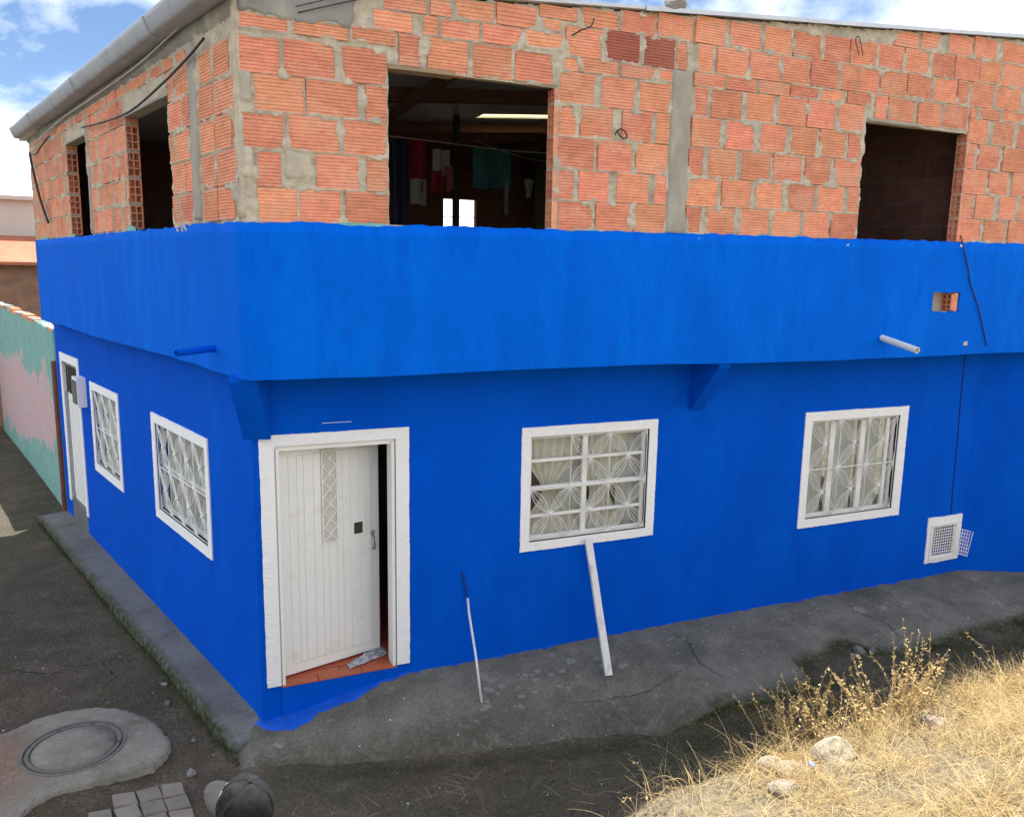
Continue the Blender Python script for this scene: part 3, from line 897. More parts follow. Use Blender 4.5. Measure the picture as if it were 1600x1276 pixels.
# --- upper left wall ----------------------------------------------------
OL1, OL2 = (1.48, 2.79, 3.84, 4.935), (4.42, 5.42, 3.84, 4.965)
lc = [3.885, 4.13, 4.377, 4.623, 4.868, 5.112, 5.215]
pillar = (0.755, 0.955)
rects = []
for ci in range(6):
    z0, z1 = lc[ci], lc[ci + 1]
    cuts = [(0.02 if ci % 2 else 0.10, pillar[0]), (pillar[1], 7.8)]
    if ci == 5: cuts = [(1.0, 7.8)]
    for (a, b) in cuts:
        u = a + (0.0 if a < 0.5 else (0.0, -0.17, 0.02, -0.2, 0.0, -0.1)[ci])
        while u < b - 0.06:
            L_ = 0.335 * random.uniform(0.92, 1.06)
            if a < 0.5: L_ = (0.30, 0.37)[ci % 2] * random.uniform(0.95, 1.05)
            lo, hi = max(u, a), min(u + L_, b)
            u += L_ + random.uniform(0.018, 0.035)
            segs = [(lo, hi)]
            for H in (OL1, OL2):
                if z0 < H[3] - 0.06:
                    nx = []
                    for (p, q) in segs:
                        if q <= H[0] or p >= H[1] + 0.05: nx.append((p, q))
                        else:
                            if H[0] - p > 0.07: nx.append((p, H[0] - 0.004))
                            if q - H[1] > 0.11: nx.append((H[1] + 0.052, q))
                    segs = nx
            for (p, q) in segs:
                if q - p < 0.06: continue
                za, zb = z0 + 0.009 + 0.003 * p, z1 - 0.009 + 0.003 * p
                if ci == 4:
                    for H in (OL1, OL2):
                        if p < H[1] and q > H[0]: za = H[3] + 0.02
                        if p < H[1] + 0.05 and q > H[0]: za = max(za, H[3] + 0.02)
                if zb - za > 0.05:
                    rects.append((p, q, za, zb))
me = mortar_sheet('upper_wall', LU, 0.0, 7.85, 3.83, 5.26, 0.014, rects, [OL1[:2] + (3.8, OL1[3]), OL2[:2] + (3.8, OL2[3])], lambda u: 0 * u + 9, 47)
ul = part(link_mesh('upper_wall', me, M['mortar'], smooth=True))
bpy.context.view_layer.update()
for (a, b, za, zb) in rects:
    lay(ul, LU, a, b, za, zb, False)
for H in (OL1, OL2):
    for ci in range(5):
        z0, z1 = lc[ci] + 0.003 * H[1], lc[ci + 1] + 0.003 * H[1]
        zt = min(z1 - 0.012, H[3] - 0.006)
        if zt - z0 > 0.05:
            jamb_block(ul, LU, H[1], 1, z0 + 0.012, zt)
core = MB()
for (a, b, c, e) in ((0.13, OL1[0] - 0.004, 3.872, 5.2), (OL1[1] + 0.05, OL2[0] - 0.004, 3.872, 5.2), (OL2[1] + 0.05, 7.84, 3.872, 5.2), (OL1[0] - 0.003, OL1[1] + 0.049, OL1[3] + 0.015, 5.2), (OL2[0] - 0.003, OL2[1] + 0.049, OL2[3] + 0.015, 5.2)):
    core.box(LU, a, b, c, e, -0.12, -0.05)
part(core.build('wall_core', M['mortar']))
for H in (OL1, OL2):
    for ci in range(1, 5):
        z = lc[ci] + 0.003 * H[1]
        part(MB().box(LU, H[1] + 0.002, H[1] + 0.055, z - 0.0115, z + 0.0115, -0.118, -0.004).build('jamb_mortar', M['concrete']))
    part(MB().box(LU, H[0] - 0.02, H[1] + 0.05, H[3] - 0.002, H[3] + 0.016, -0.119, 0.004).build('lintel', M['concrete']))
part(link_mesh('column', rough_slab(LU, 0.757, 0.953, 3.90, 5.22, 0.012, seed=81, amp=0.01), M['concrete'], smooth=True))
part(link_mesh('column', rough_slab(LU, 4.27, 4.40, 3.90, 5.22, 0.010, seed=85, amp=0.01), M['concrete'], smooth=True))
part(link_mesh('ring_beam', rough_slab(LU, 0.0, 7.85, 5.212, 5.45, 0.016, step=0.03, seed=91, jit=0.02, amp=0.009), M['beam_concrete'], smooth=True))
part(MB().box(LU, 0.1, 7.84, 5.203, 5.44, -0.12, -0.04).build('ring_beam', M['beam_concrete']))

# --- roof, gutter, room ---------------------------------------------------
BY = B1[1]
def rz(x, y): return roof_z(x)
SKY_ = (4.25, 5.75, 10.95, 11.25)
xs_ = [LUxy(0, 0.2)[0], SKY_[0], SKY_[1], 12.2]
roof = MB()
def roof_poly(poly):
    roof.prism(poly, lambda x, y: roof_z(x) + 0.006, lambda x, y: roof_z(x) + 0.03)
YF = 6.05 - 0.035
def left_x(y, d=0.10):
    p = LU(0, 0, d); return p.x + (y - p.y) * EU[0] / EU[1]
roof_poly([(left_x(YF), YF), (SKY_[0], YF), (SKY_[0], BY + 1.05), (B1[0] + 0.12, BY + 1.05), (B1[0] + 0.05, BY + 0.05), (left_x(BY + 0.05), BY + 0.05)])  # strip beyond the back wall is added, out of view, to place the lane shadow
roof_poly([(SKY_[0], YF), (SKY_[1], YF), (SKY_[1], SKY_[2]), (SKY_[0], SKY_[2])])
roof_poly([(SKY_[0], SKY_[3]), (SKY_[1], SKY_[3]), (SKY_[1], BY + 1.05), (SKY_[0], BY + 1.05)])
roof_poly([(SKY_[1], YF), (12.3, YF), (12.3, BY + 1.05), (SKY_[1], BY + 1.05)])
rf = part(roof.build('roof', M['zinc']))
bpy.context.view_layer.update()
def sub(o, parent):
    o.parent = parent
    o.matrix_parent_inverse = parent.matrix_world.inverted()
    return o
sk = MB().prism([(SKY_[0] - 0.05, SKY_[2] - 0.05), (SKY_[1] + 0.05, SKY_[2] - 0.05), (SKY_[1] + 0.05, SKY_[3] + 0.05), (SKY_[0] - 0.05, SKY_[3] + 0.05)], lambda x, y: roof_z(x) + 0.034, lambda x, y: roof_z(x) + 0.038)
sub(sk.build('skylight', M['skylight']), rf)
for y in (7.6, 9.3, 11.6, 12.6):
    sub(MB().add(*(lambda b: (b.v, b.f))(MB().prism([(0.3, y), (12.0, y), (12.0, y + 0.12), (0.3, y + 0.12)], lambda x, y: roof_z(x) - 0.14, lambda x, y: roof_z(x) + 0.004))).build('roof_beam', M['beam_wood']), rf)
for x in (2.6, 5.95):
    sub(MB().prism([(x, 6.2), (x + 0.1, 6.2), (x + 0.1, BY), (x, BY)], lambda x, y: roof_z(x) - 0.24, lambda x, y: roof_z(x) - 0.145).build('roof_beam', M['beam_wood']), rf)
# gutter along the left eave: open half-round channel with joints
gs = np.arange(-0.25, 7.9, 0.1)
ga = np.linspace(R(-12), R(192), 15)
GS, GA = np.meshgrid(gs, ga, indexing='ij')
rad = 0.088 + 0.006 * (fbm(GS * 1.5, GA * 0, 3) - 0.5)
gprof = [(0.205, 5.455), (0.215, 5.462), (0.222, 5.452), (0.205, 5.40), (0.175, 5.335), (0.16, 5.325), (0.10, 5.322), (0.03, 5.325), (0.022, 5.34), (0.02, 5.46)]
GI = np.clip(np.arange(len(ga))[None, :] / (len(ga) - 1) * (len(gprof) - 1), 0, len(gprof) - 1) + 0 * GS
GD = np.interp(GI, np.arange(len(gprof)), [q[0] for q in gprof])
GZ = np.interp(GI, np.arange(len(gprof)), [q[1] for q in gprof])
P = frame_arr(LU, GS, GD + 0.008 * (fbm(GS * 1.5, GS * 0, 3) - 0.5), GZ - 0.004 * GS + 0.012 * (fbm(GS * 0.8, GS * 0, 7) - 0.5))
me, _ = grid_mesh('gutter', P)
gut = part(link_mesh('gutter', me, M['gutter'], smooth=False))
sd_ = gut.modifiers.new('thick', 'SOLIDIFY'); sd_.thickness = 0.006
bpy.context.view_layer.update()
for s_ in (1.25, 3.9, 6.4):
    pts = [LU(s_, q[1] - 0.004 * s_, q[0] + 0.003) for q in gprof[2:8]]
    sub(MB().tube(pts, 0.006, 5).build('gutter_joint', M['gutter']), gut)
# fascia board under the eave
part(MB().box(LU, 0.1, 7.84, 5.443, 5.50, -0.1, 0.0).build('fascia', M['beam_concrete']))
# roof edge flashing along the front
fl = MB()
n_ = 60
for k in range(n_):
    pass
xs2 = np.linspace(3.75, 12.0, 80)
zfl = roof_z(xs2) + 0.006 + 0.010 * (fbm(xs2 * 2, xs2 * 0, 4) - 0.5)
top = [FU(x, z + 0.03, -0.05) for x, z in zip(xs2, zfl)]
mid = [FU(x, z + 0.024, 0.045) for x, z in zip(xs2, zfl)]
low = [FU(x, z - 0.012, 0.05) for x, z in zip(xs2, zfl)]
k = len(xs2)
fl.add(top + mid + low, [(i, i + 1, k + i + 1, k + i) for i in range(k - 1)] + [(k + i, k + i + 1, 2 * k + i + 1, 2 * k + i) for i in range(k - 1)])
part(fl.build('flashing', M['zinc']))

# room shell: back wall with an opening, side, partition of hollow blocks, floor finish
BK = Frame((0, BY), (1, 0), (0, -1))
part(wall_with_holes(BK, B1[0] + 0.1, 12.0, 2.951, 5.30, 0.12, [(4.55, 5.16, 4.02, 4.81)]).build('back_wall', M['shaded_brick']))
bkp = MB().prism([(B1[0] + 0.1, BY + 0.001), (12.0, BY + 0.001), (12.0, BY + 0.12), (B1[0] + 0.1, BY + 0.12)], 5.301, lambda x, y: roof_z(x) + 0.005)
part(bkp.build('back_wall', M['shaded_brick']))
part(MB().box(GL, 4.76, 4.80, 4.0, 4.83, BY + 0.02, BY + 0.07).build('window_bar', M['iron']))
part(MB().box(GL, 4.55, 5.16, 4.50, 4.51, BY + 0.03, BY + 0.05).build('window_bar', M['iron']))
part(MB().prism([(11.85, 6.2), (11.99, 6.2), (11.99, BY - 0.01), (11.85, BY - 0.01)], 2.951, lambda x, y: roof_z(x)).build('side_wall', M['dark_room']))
PT = Frame((8.05, 6.175), EU, EN)
ptw = part(MB().box(PT, 0, 7.2, 2.951, 5.6, -0.12, -0.006).build('partition_wall', M['shaded_mortar']))
bpy.context.view_layer.update()
for ci in range(7):
    u = -0.02 if ci % 2 else -0.19
    while u < 6.0:
        if u + 0.33 > 0.05 and u < 4.2 and ci < 7:
            lay(ptw, PT, max(0.01, u), u + 0.335, 3.66 + ci * 0.25 + 0.008, 3.66 + (ci + 1) * 0.25 - 0.008, False, 0.004, shaded_meshes)
        u += 0.355
# lower rooms: floor, ceiling is the slab, back wall
part(MB().prism([(0.76, 6.67), (8.6, 6.67), (8.6, 9.6), (0.0, 9.6), (0.0, 9.2)], 0.0, 0.085).build('room_floor', M['tile']))
part(MB().box(GL, 0.0, 8.7, -0.1, 2.76, 9.61, 9.7).build('room_wall', M['room_plaster']))
part(MB().box(GL, 2.55, 2.65, 0.086, 2.76, 6.665, 9.6).build('room_wall', M['room_plaster']))

# brackets under the overhang
def bracket(F, u0, u1, dmax, zt, zb):
    b = MB()
    prof = [(-0.01, zt), (dmax, zt), (dmax, zt - 0.05), (0.03, zb), (-0.01, zb)]
    vs = [F(u, z, d) for u in (u0, u1) for (d, z) in prof]
    return b.add(vs, [(0, 1, 2, 3, 4), (9, 8, 7, 6, 5), (0, 5, 6, 1), (1, 6, 7, 2), (2, 7, 8, 3), (3, 8, 9, 4), (4, 9, 5, 0)])
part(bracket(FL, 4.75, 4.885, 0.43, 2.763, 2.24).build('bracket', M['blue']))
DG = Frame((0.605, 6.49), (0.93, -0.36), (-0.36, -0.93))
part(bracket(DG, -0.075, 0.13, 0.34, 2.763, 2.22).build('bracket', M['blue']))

# --- painted surrounds, frames, grilles, panes -----------------------------
def ring_path(u0, u1, z0, z1, step=0.02, open_bottom=False):
    pts = []
    def seg(a, b):
        n = max(2, int(math.dist(a, b) / step))
        for k in range(n): pts.append((a[0] + (b[0] - a[0]) * k / n, a[1] + (b[1] - a[1]) * k / n))
    if open_bottom:
        seg((u0, z0), (u0, z1)); seg((u0, z1), (u1, z1)); seg((u1, z1), (u1, z0)); pts.append((u1, z0))
    else:
        seg((u0, z0), (u0, z1)); seg((u0, z1), (u1, z1)); seg((u1, z1), (u1, z0)); seg((u1, z0), (u0, z0))
    return pts
def surround(F, outer, inner, d=0.012, depth=0.07, jit=0.007, seed=0, open_bottom=False):
    u0, u1, z0, z1 = outer
    a0, a1, c0, c1 = inner
    path_ = ring_path(u0, u1, z0, z1, open_bottom=open_bottom)
    n = len(path_)
    uc, zc = (u0 + u1) / 2, (z0 + z1) / 2
    vs = []
    for i, (u, z) in enumerate(path_):
        j = jit * (0.9 * (float(fbm(i * 0.11, 0, seed, 2)) - 0.5) + 1.1 * (float(fbm(i * 0.9, 3, seed + 2, 3)) - 0.5))
        du = (-1 if u < a0 else (1 if u > a1 else 0)); dz = (-1 if z < c0 else (1 if z > c1 else 0))
        uo, zo = u + du * j, z + dz * j * (0 if open_bottom and z <= z0 + 1e-6 else 1)
        ui = a0 + (a1 - a0) * min(1, max(0, (u - u0) / (u1 - u0)))
        zi = c0 + (c1 - c0) * min(1, max(0, (z - z0) / (z1 - z0)))
        w = d + 0.002 * random.uniform(-1, 1)
        vs += [F(uo, zo, -0.004), F(uo, zo, w), F(ui, zi, d), F(ui, zi, -depth)]
    b = MB()
    m_ = n - 1 if open_bottom else n
    fs = []
    for i in range(m_):
        k = (i + 1) % n
        for q in range(3):
            fs.append((4 * i + q, 4 * k + q, 4 * k + q + 1, 4 * i + q + 1))
    b.add(vs, fs)
    return b

def frame_bars(F, u0, u1, z0, z1, mull, rails, w=0.035, d0=-0.085, d1=-0.05):
    b = MB()
    b.box(F, u0, u0 + w, z0, z1, d0, d1); b.box(F, u1 - w, u1, z0, z1, d0, d1)
    b.box(F, u0 + w, u1 - w, z0, z0 + w, d0, d1 - 0.001); b.box(F, u0 + w, u1 - w, z1 - w, z1, d0, d1 - 0.001)
    for u, ww in mull: b.box(F, u - ww / 2, u + ww / 2, z0 + w, z1 - w, d0, d1 - 0.003)
    for z, ww in rails: b.box(F, u0 + w, u1 - w, z - ww / 2, z + ww / 2, d0, d1 - 0.006)
    return b

def grille(F, u0, u1, z0, z1, nc, nr, d=-0.012, skip=(), bulge=0.15):
    b = MB()
    du, dz = (u1 - u0) / nc, (z1 - z0) / nr
    r = 0.0045
    for i in range(nc + 1):
        u = u0 + i * du
        b.tube([F(u, z0, d), F(u, z1, d)], r * 0.9, 5)
    for j in range(nr + 1):
        z = z0 + j * dz
        rr = 0.0075 if 0 < j < nr else r
        b.tube([F(u0, z, d), F(u1, z, d)], rr, 5)
    for i in range(nc):
        for j in range(nr):
            if (i, j) in skip: continue
            cu, cz = u0 + (i + .5) * du, z0 + (j + .5) * dz
            for (su, sz) in ((-1, -1), (-1, 1), (1, -1), (1, 1)):
                eu, ez = cu + su * du / 2, cz + sz * dz / 2
                lu, lz = eu - cu, ez - cz
                for sg in (-1, -0.4, 0.4, 1):
                    pts = []
                    for k in range(9):
                        t = k / 8
                        off = bulge * math.sin(math.pi * t) * sg
                        pts.append(F(cu + lu * t - lz * off, cz + lz * t + lu * off, d + 0.003 * math.sin(math.pi * t) * sg))
                    b.tube(pts, r * (0.82 if abs(sg) == 1 else 0.6), 4, caps=False)
    return b
def bosses(F, u0, u1, z0, z1, nc, nr, d=-0.012, skip=()):
    b = []
    du, dz = (u1 - u0) / nc, (z1 - z0) / nr
    for i in range(nc):
        for j in range(nr):
            if (i, j) not in skip: b.append(MB().ball(F(u0 + (i + .5) * du, z0 + (j + .5) * dz, d + 0.006), 0.017, 8, 5))
    for i in range(1, nc):
        for j in range(1, nr): b.append(MB().ball(F(u0 + i * du, z0 + j * dz, d + 0.006), 0.014, 8, 5))
    return b

def window(F, outer, hole, nc, nr, mull, rails, seed, skip=(), label=None):
    o = part(surround(F, outer, hole, seed=seed).build('window', M['white_plaster']))
    bpy.context.view_layer.update()
    if label: o['label'] = label
    u0, u1, z0, z1 = hole
    sub(frame_bars(F, u0 + 0.002, u1 - 0.002, z0 + 0.002, z1 - 0.002, mull, rails).build('frame', M['white_metal']), o)
    # panes between the mullions and rails
    us = [u0 + 0.03] + [m_[0] for m_ in mull] + [u1 - 0.03]
    zs_ = [z0 + 0.03] + [r_[0] for r_ in sorted(rails)] + [z1 - 0.03]
    for i in range(len(us) - 1):
        for j in range(len(zs_) - 1):
            sub(MB().box(F, us[i] + 0.004, us[i + 1] - 0.004, zs_[j] + 0.004, zs_[j + 1] - 0.004, -0.072, -0.068).build('pane', M['glass']), o)
    g_ = (u0 + 0.012, u1 - 0.012, z0 + 0.012, z1 - 0.012)
    sub(grille(F, *g_, nc, nr, skip=skip).build('grille', M['grille'], smooth=True), o)
    for bo in bosses(F, *g_, nc, nr, skip=skip): sub(bo.build('grille_boss', M['grille'], smooth=True), o)
    return o
window(FL, (2.93, 4.387, 0.985, 2.165), W1, 3, 2, [(3.62, 0.05)], [(1.30, 0.028), (1.565, 0.045), (1.83, 0.028)], 3, skip=((0, 1),))
window(FL, (6.26, 7.787, 0.835, 2.13), W2, 3, 2, [(6.73, 0.07), (7.18, 0.07), (7.56, 0.05)], [], 11)
window(LL, (1.04, 2.77, 0.90, 2.04), LW1, 4, 2, [(1.9, 0.04)], [(1.47, 0.03)], 19)
window(LL, (4.12, 5.54, 0.85, 2.05), LW2, 3, 2, [(4.82, 0.04)], [(1.45, 0.03)], 27)

# --- front door ------------------------------------------------------------
dsur = part(surround(FL, (0.638, 1.868, 0.09, 2.238), (0.752, 1.752, 0.09, 2.145), d=0.014, seed=35, open_bottom=True, depth=0.03).build('door_surround', M['white_plaster']))
df = MB()
df.box(FL, 0.7525, 0.79, 0.03, 2.1445, -0.14, -0.012); df.box(FL, 1.714, 1.7515, 0.03, 2.1445, -0.14, -0.012); df.box(FL, 0.791, 1.713, 2.10, 2.1445, -0.14, -0.013)
df.box(FL, 0.765, 0.789, 0.04, 2.12, -0.011, 0.004); df.box(FL, 1.716, 1.74, 0.04, 2.12, -0.011, 0.004)
part(df.build('door_frame', M['white_metal']))
ang = R(15)
DF = Frame((0.793, 6.61), (math.cos(ang), math.sin(ang)), (math.sin(ang), -math.cos(ang)))
Lw, Z0, Z1 = 0.925, 0.105, 2.092
# leaf pressed from sheet metal: raised vertical ribs of uneven width
prof = [(0.0, 0.0), (0.075, 0.0)]
u = 0.085
ribs = []
while u < Lw - 0.12:
    w = random.choice((0.045, 0.06, 0.075))
    ribs.append((u, min(u + w, Lw - 0.07)))
    u += w + 0.014
us, ds = [0.0], [0.0]
for (a, b_) in ribs:
    us += [a - 0.002, a + 0.001, b_ - 0.001, b_ + 0.002]; ds += [0.0, 0.0092, 0.0092, 0.0]
us.append(Lw); ds.append(0.0)
lf = MB()
n_ = len(us)
zr = [Z0, Z0 + 0.085, Z0 + 0.095, Z1 - 0.075, Z1 - 0.065, Z1]
vs = []
for zi, z in enumerate(zr):
    for q in range(n_):
        vs.append(DF(us[q], z, ds[q] if 2 <= zi <= 3 else 0.0))
fs = [(zi * n_ + q, zi * n_ + q + 1, (zi + 1) * n_ + q + 1, (zi + 1) * n_ + q) for zi in range(5) for q in range(n_ - 1)]
lf.add(vs, fs)
lf.box(DF, 0.0, Lw, Z0, Z1, -0.035, -0.0015)
door = part(lf.build('door', M['white_metal']))
bpy.context.view_layer.update()
orn = MB()
ou0, ou1, oz0, oz1 = 0.375, 0.520, 1.215, 2.045
orn.box(DF, ou0, ou0 + 0.010, oz0, oz1, 0.0095, 0.022); orn.box(DF, ou1 - 0.010, ou1, oz0, oz1, 0.0095, 0.022)
orn.box(DF, ou0 + 0.0101, ou1 - 0.0101, oz0, oz0 + 0.010, 0.0096, 0.0215); orn.box(DF, ou0 + 0.0101, ou1 - 0.0101, oz1 - 0.010, oz1, 0.0096, 0.0215)
nd = 6
hz = (oz1 - oz0 - 0.02) / nd
for k in range(nd):
    za = oz0 + 0.01 + k * hz
    um = (ou0 + ou1) / 2
    for (p, q) in (((ou0 + 0.012, za), (ou1 - 0.012, za + hz)), ((ou1 - 0.012, za), (ou0 + 0.012, za + hz))):
        orn.tube([DF(*p, 0.018), DF(*q, 0.018)], 0.0062, 5)
    orn.tube([DF(um, za + hz * 0.22, 0.022), DF(um, za + hz * 0.78, 0.022)], 0.0055, 5)
sub(orn.build('lattice', M['white_metal']), door)
sub(MB().box(DF, ou0 + 0.0105, ou1 - 0.0105, oz0 + 0.0105, oz1 - 0.0105, 0.0094, 0.0105).build('frosted_pane', M['curtain']), door)
ht = MB()
hu, hz_ = 0.715, 1.30
ht.box(DF, hu - 0.065, hu - 0.043, hz_ - 0.075, hz_ + 0.075, 0.0095, 0.016); ht.box(DF, hu + 0.043, hu + 0.065, hz_ - 0.075, hz_ + 0.075, 0.0095, 0.016)
ht.box(DF, hu - 0.0429, hu + 0.0429, hz_ - 0.075, hz_ - 0.053, 0.0095, 0.0155); ht.box(DF, hu - 0.0429, hu + 0.0429, hz_ + 0.053, hz_ + 0.075, 0.0095, 0.0155)
sub(ht.build('hatch_frame', M['white_metal']), door)
sub(MB().box(DF, hu - 0.0428, hu + 0.0428, hz_ - 0.0528, hz_ + 0.0528, 0.0093, 0.0105).build('hatch', M['iron']), door)
sub(MB().ball(DF(0.852, 1.235, 0.012), 0.022, 10, 6, (1, 0.5, 1)).tube([DF(0.852, 1.215, 0.012), DF(0.850, 1.19, 0.05), DF(0.853, 1.14, 0.058), DF(0.858, 1.09, 0.045), DF(0.859, 1.075, 0.012)], 0.009, 8).build('handle', M['steel'], smooth=True), door)
# tiled sill
sill = part(MB().box(FL, 0.7525, 1.7515, -0.3, 0.072, -0.16, 0.012).build('doorstep', M['blue']))
bpy.context.view_layer.update()
for k, (a, b_) in enumerate(((0.755, 1.06), (1.066, 1.44), (1.446, 1.749))):
    sub(MB().box(FL, a, b_, 0.073, 0.084, -0.085, 0.018).build('tile', M['tile']), sill)
for k, (a, b_) in enumerate(((0.80, 1.26), (1.266, 1.70))):
    sub(MB().box(FL, a, b_, 0.073, 0.0845, -0.155, -0.089).build('tile', M['tile']), sill)

# --- side door, meter box, vent, pipes, holes, cables ----------------------
sdr = part(surround(LL, (6.17, 7.39, 0.02, 2.28), (LD[0], LD[1], 0.02, LD[3]), d=0.014, seed=43, open_bottom=True, depth=0.05).build('door_surround', M['white_plaster']))
sd2 = MB()
sd2.box(LL, LD[0] + 0.002, LD[1] - 0.002, 0.05, LD[3] - 0.002, -0.09, -0.05)
for k in range(8):
    sd2.box(LL, LD[0] + 0.08 + k * 0.11, LD[0] + 0.15 + k * 0.11, 0.15, 1.62, -0.0495, -0.036)
sdo = part(sd2.build('door', M['white_metal']))
sdo['label'] = 'white metal side door at the far end of the side wall'
bpy.context.view_layer.update()
tg = MB()
for k in range(6):
    tg.tube([LL(LD[0] + 0.1 + k * 0.16, 1.7, -0.03), LL(LD[0] + 0.1 + k * 0.16, 2.1, -0.03)], 0.012, 5)
sub(tg.build('transom_grille', M['iron']), sdo)
sub(MB().box(LL, LD[0] + 0.08, LD[1] - 0.08, 1.68, 2.12, -0.0495, -0.046).build('transom_pane', M['room_plaster']), sdo)
part(MB().box(LL, LD[0] + 0.002, LD[1] - 0.002, -0.4, 0.048, -0.155, -0.004).build('doorstep', M['kerb']))
mbx = MB()
mbx.box(LL, 5.80, 6.10, 1.66, 2.06, 0.0, 0.11)
mbo = part(mbx.build('meter_box', M['white_metal']))
bpy.context.view_layer.update()
sub(MB().box(LL, 5.83, 6.07, 1.70, 2.02, 0.1102, 0.122).build('meter_door', M['kerb']), mbo)
part(MB().tube([LL(5.95, 1.66, 0.05), LL(5.95, 1.2, 0.05), LL(5.95, 0.6, 0.05)], 0.012, 6).build('conduit', M['blue'])) if False else None
# floor vent with wire mesh
vs_ = part(surround(FL, (8.305, 8.885, 0.16, 0.735), VENT, d=0.012, seed=51, jit=0.014, depth=0.03).build('vent', M['white_plaster']))
bpy.context.view_layer.update()
vm = MB()
for k in range(10):
    u = VENT[0] + 0.01 + k * (VENT[1] - VENT[0] - 0.02) / 9
    vm.tube([FL(u, VENT[2], 0.004), FL(u, VENT[3], 0.004)], 0.005, 4)
for k in range(11):
    z = VENT[2] + 0.01 + k * (VENT[3] - VENT[2] - 0.02) / 10
    vm.tube([FL(VENT[0], z, 0.008), FL(VENT[1], z, 0.008)], 0.005, 4)
sub(vm.build('vent_mesh', M['grille']), vs_)
vf = MB()
vf.box(FL, 8.365, 8.392, 0.20, 0.65, 0.0145, 0.026); vf.box(FL, 8.78, 8.81, 0.20, 0.65, 0.0145, 0.026); vf.box(FL, 8.393, 8.779, 0.2, 0.226, 0.0145, 0.025); vf.box(FL, 8.393, 8.779, 0.622, 0.65, 0.0145, 0.025)
sub(vf.build('vent_frame', M['white_metal']), vs_)
# the mesh flap hinged open beside it
VF = Frame((8.86, 6.478), Vector((0.22, -0.975)), Vector((-0.975, -0.22)))
vm = MB()
for k in range(5):
    vm.tube([VF(0.01 + k * 0.025, 0.22, 0), VF(0.03 + k * 0.03, 0.55, 0)], 0.005, 4)
for k in range(8):
    vm.tube([VF(0.005, 0.23 + k * 0.045, 0), VF(0.115, 0.23 + k * 0.045, 0)], 0.005, 4)
sub(vm.build('vent_flap', M['grille']), vs_)
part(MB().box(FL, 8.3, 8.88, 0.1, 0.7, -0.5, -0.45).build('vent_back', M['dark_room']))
# drain pipes through the band
def pipe(P0, P1, r, material, name='drain_pipe'):
    P0, P1 = Vector(P0), Vector(P1)
    t = (P1 - P0).normalized()
    x = t.cross(Vector((0, 0, 1))).normalized(); y = t.cross(x)
    n = 16
    b = MB(); vs = []
    for (p, rr) in ((P0, r), (P1, r), (P1, r * 0.82), (P1 - t * 0.25, r * 0.82)):
        for k in range(n):
            a = 2 * math.pi * k / n
            vs.append(p + x * rr * math.cos(a) + y * rr * math.sin(a))
    fs = [(i * n + k, i * n + (k + 1) % n, (i + 1) * n + (k + 1) % n, (i + 1) * n + k) for i in range(3) for k in range(n)]
    fs.append(tuple(range(3 * n, 4 * n)))
    b.add(vs, fs)
    return part(b.build(name, material, smooth=False))
pipe((6.745, 6.06, 2.965), (6.735, 5.585, 2.872), 0.032, M['pvc'])
p0 = LU(0.59, 2.93, -0.02)
pipe(p0, LU(0.50, 2.915, 0.33), 0.026, M['blue'])
part(MB().ball(FU(6.745, 2.962, 0.012), 0.055, 9, 5, (1, 0.25, 1)).build('pipe_collar', M['blue_band']))
# hole broken through the band: recessed box with a hollow block inside
hole_u = HOLE
# (cut the opening out of the band mesh)
bm = bmesh.new(); bm.from_mesh(band.data)
kill = [f for f in bm.faces if (lambda c: c.y < 6.06 and hole_u[0] - 0.01 < c.x < hole_u[1] + 0.01 and hole_u[2] - 0.05 < c.z < hole_u[3] + 0.05)(f.calc_center_median())]
zk = [v.co.z for f in kill for v in f.verts]; xk = [v.co.x for f in kill for v in f.verts]
bmesh.ops.delete(bm, geom=kill, context='FACES')
bm.to_mesh(band.data); bm.free()
hx0, hx1, hz0, hz1 = min(xk), max(xk), min(zk), max(zk)
ax0, ax1, az0, az1 = hole_u
npt = 40
fr = MB(); outer_, inner_ = [], []
rect_o = ring_path(hx0 - 0.004, hx1 + 0.004, hz0 - 0.004, hz1 + 0.004, 0.03)
vs = []
for i, (u, z) in enumerate(rect_o):
    tu, tz = (u - hx0) / (hx1 - hx0), (z - hz0) / (hz1 - hz0)
    ui = ax0 + (ax1 - ax0) * tu + random.uniform(-0.008, 0.008); zi = az0 + (az1 - az0) * tz + random.uniform(-0.008, 0.008)
    vs += [FU(u, z, 0.0135), FU(ui, zi, 0.0145), FU(ui, zi, -0.015)]
n_ = len(rect_o)
fr.add(vs, [(3 * i + q, 3 * ((i + 1) % n_) + q, 3 * ((i + 1) % n_) + q + 1, 3 * i + q + 1) for i in range(n_) for q in range(2)])
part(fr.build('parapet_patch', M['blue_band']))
part(MB().box(FU, 7.40, 7.86, 3.19, 3.45, -0.16, -0.122).build('hole_back', M['mortar']))
jb = jamb_block(band, FU, 7.725, 1, hole_u[2] + 0.012, hole_u[3] - 0.012)
part(MB().box(FU, 7.777, 7.829, hole_u[2] + 0.001, hole_u[3] - 0.001, -0.118, -0.005).build('hole_lining', M['brick']))
part(link_mesh('plaster_chip', rough_slab(FU, 7.955, 8.045, 2.845, 2.91, 0.014, step=0.01, seed=99, amp=0.012), M['mortar'], smooth=True))
part(link_mesh('plaster_chip', rough_slab(FU, 7.74, 7.80, 3.885, 3.935, 0.018, step=0.01, seed=95, amp=0.008), M['white_plaster'], smooth=True))
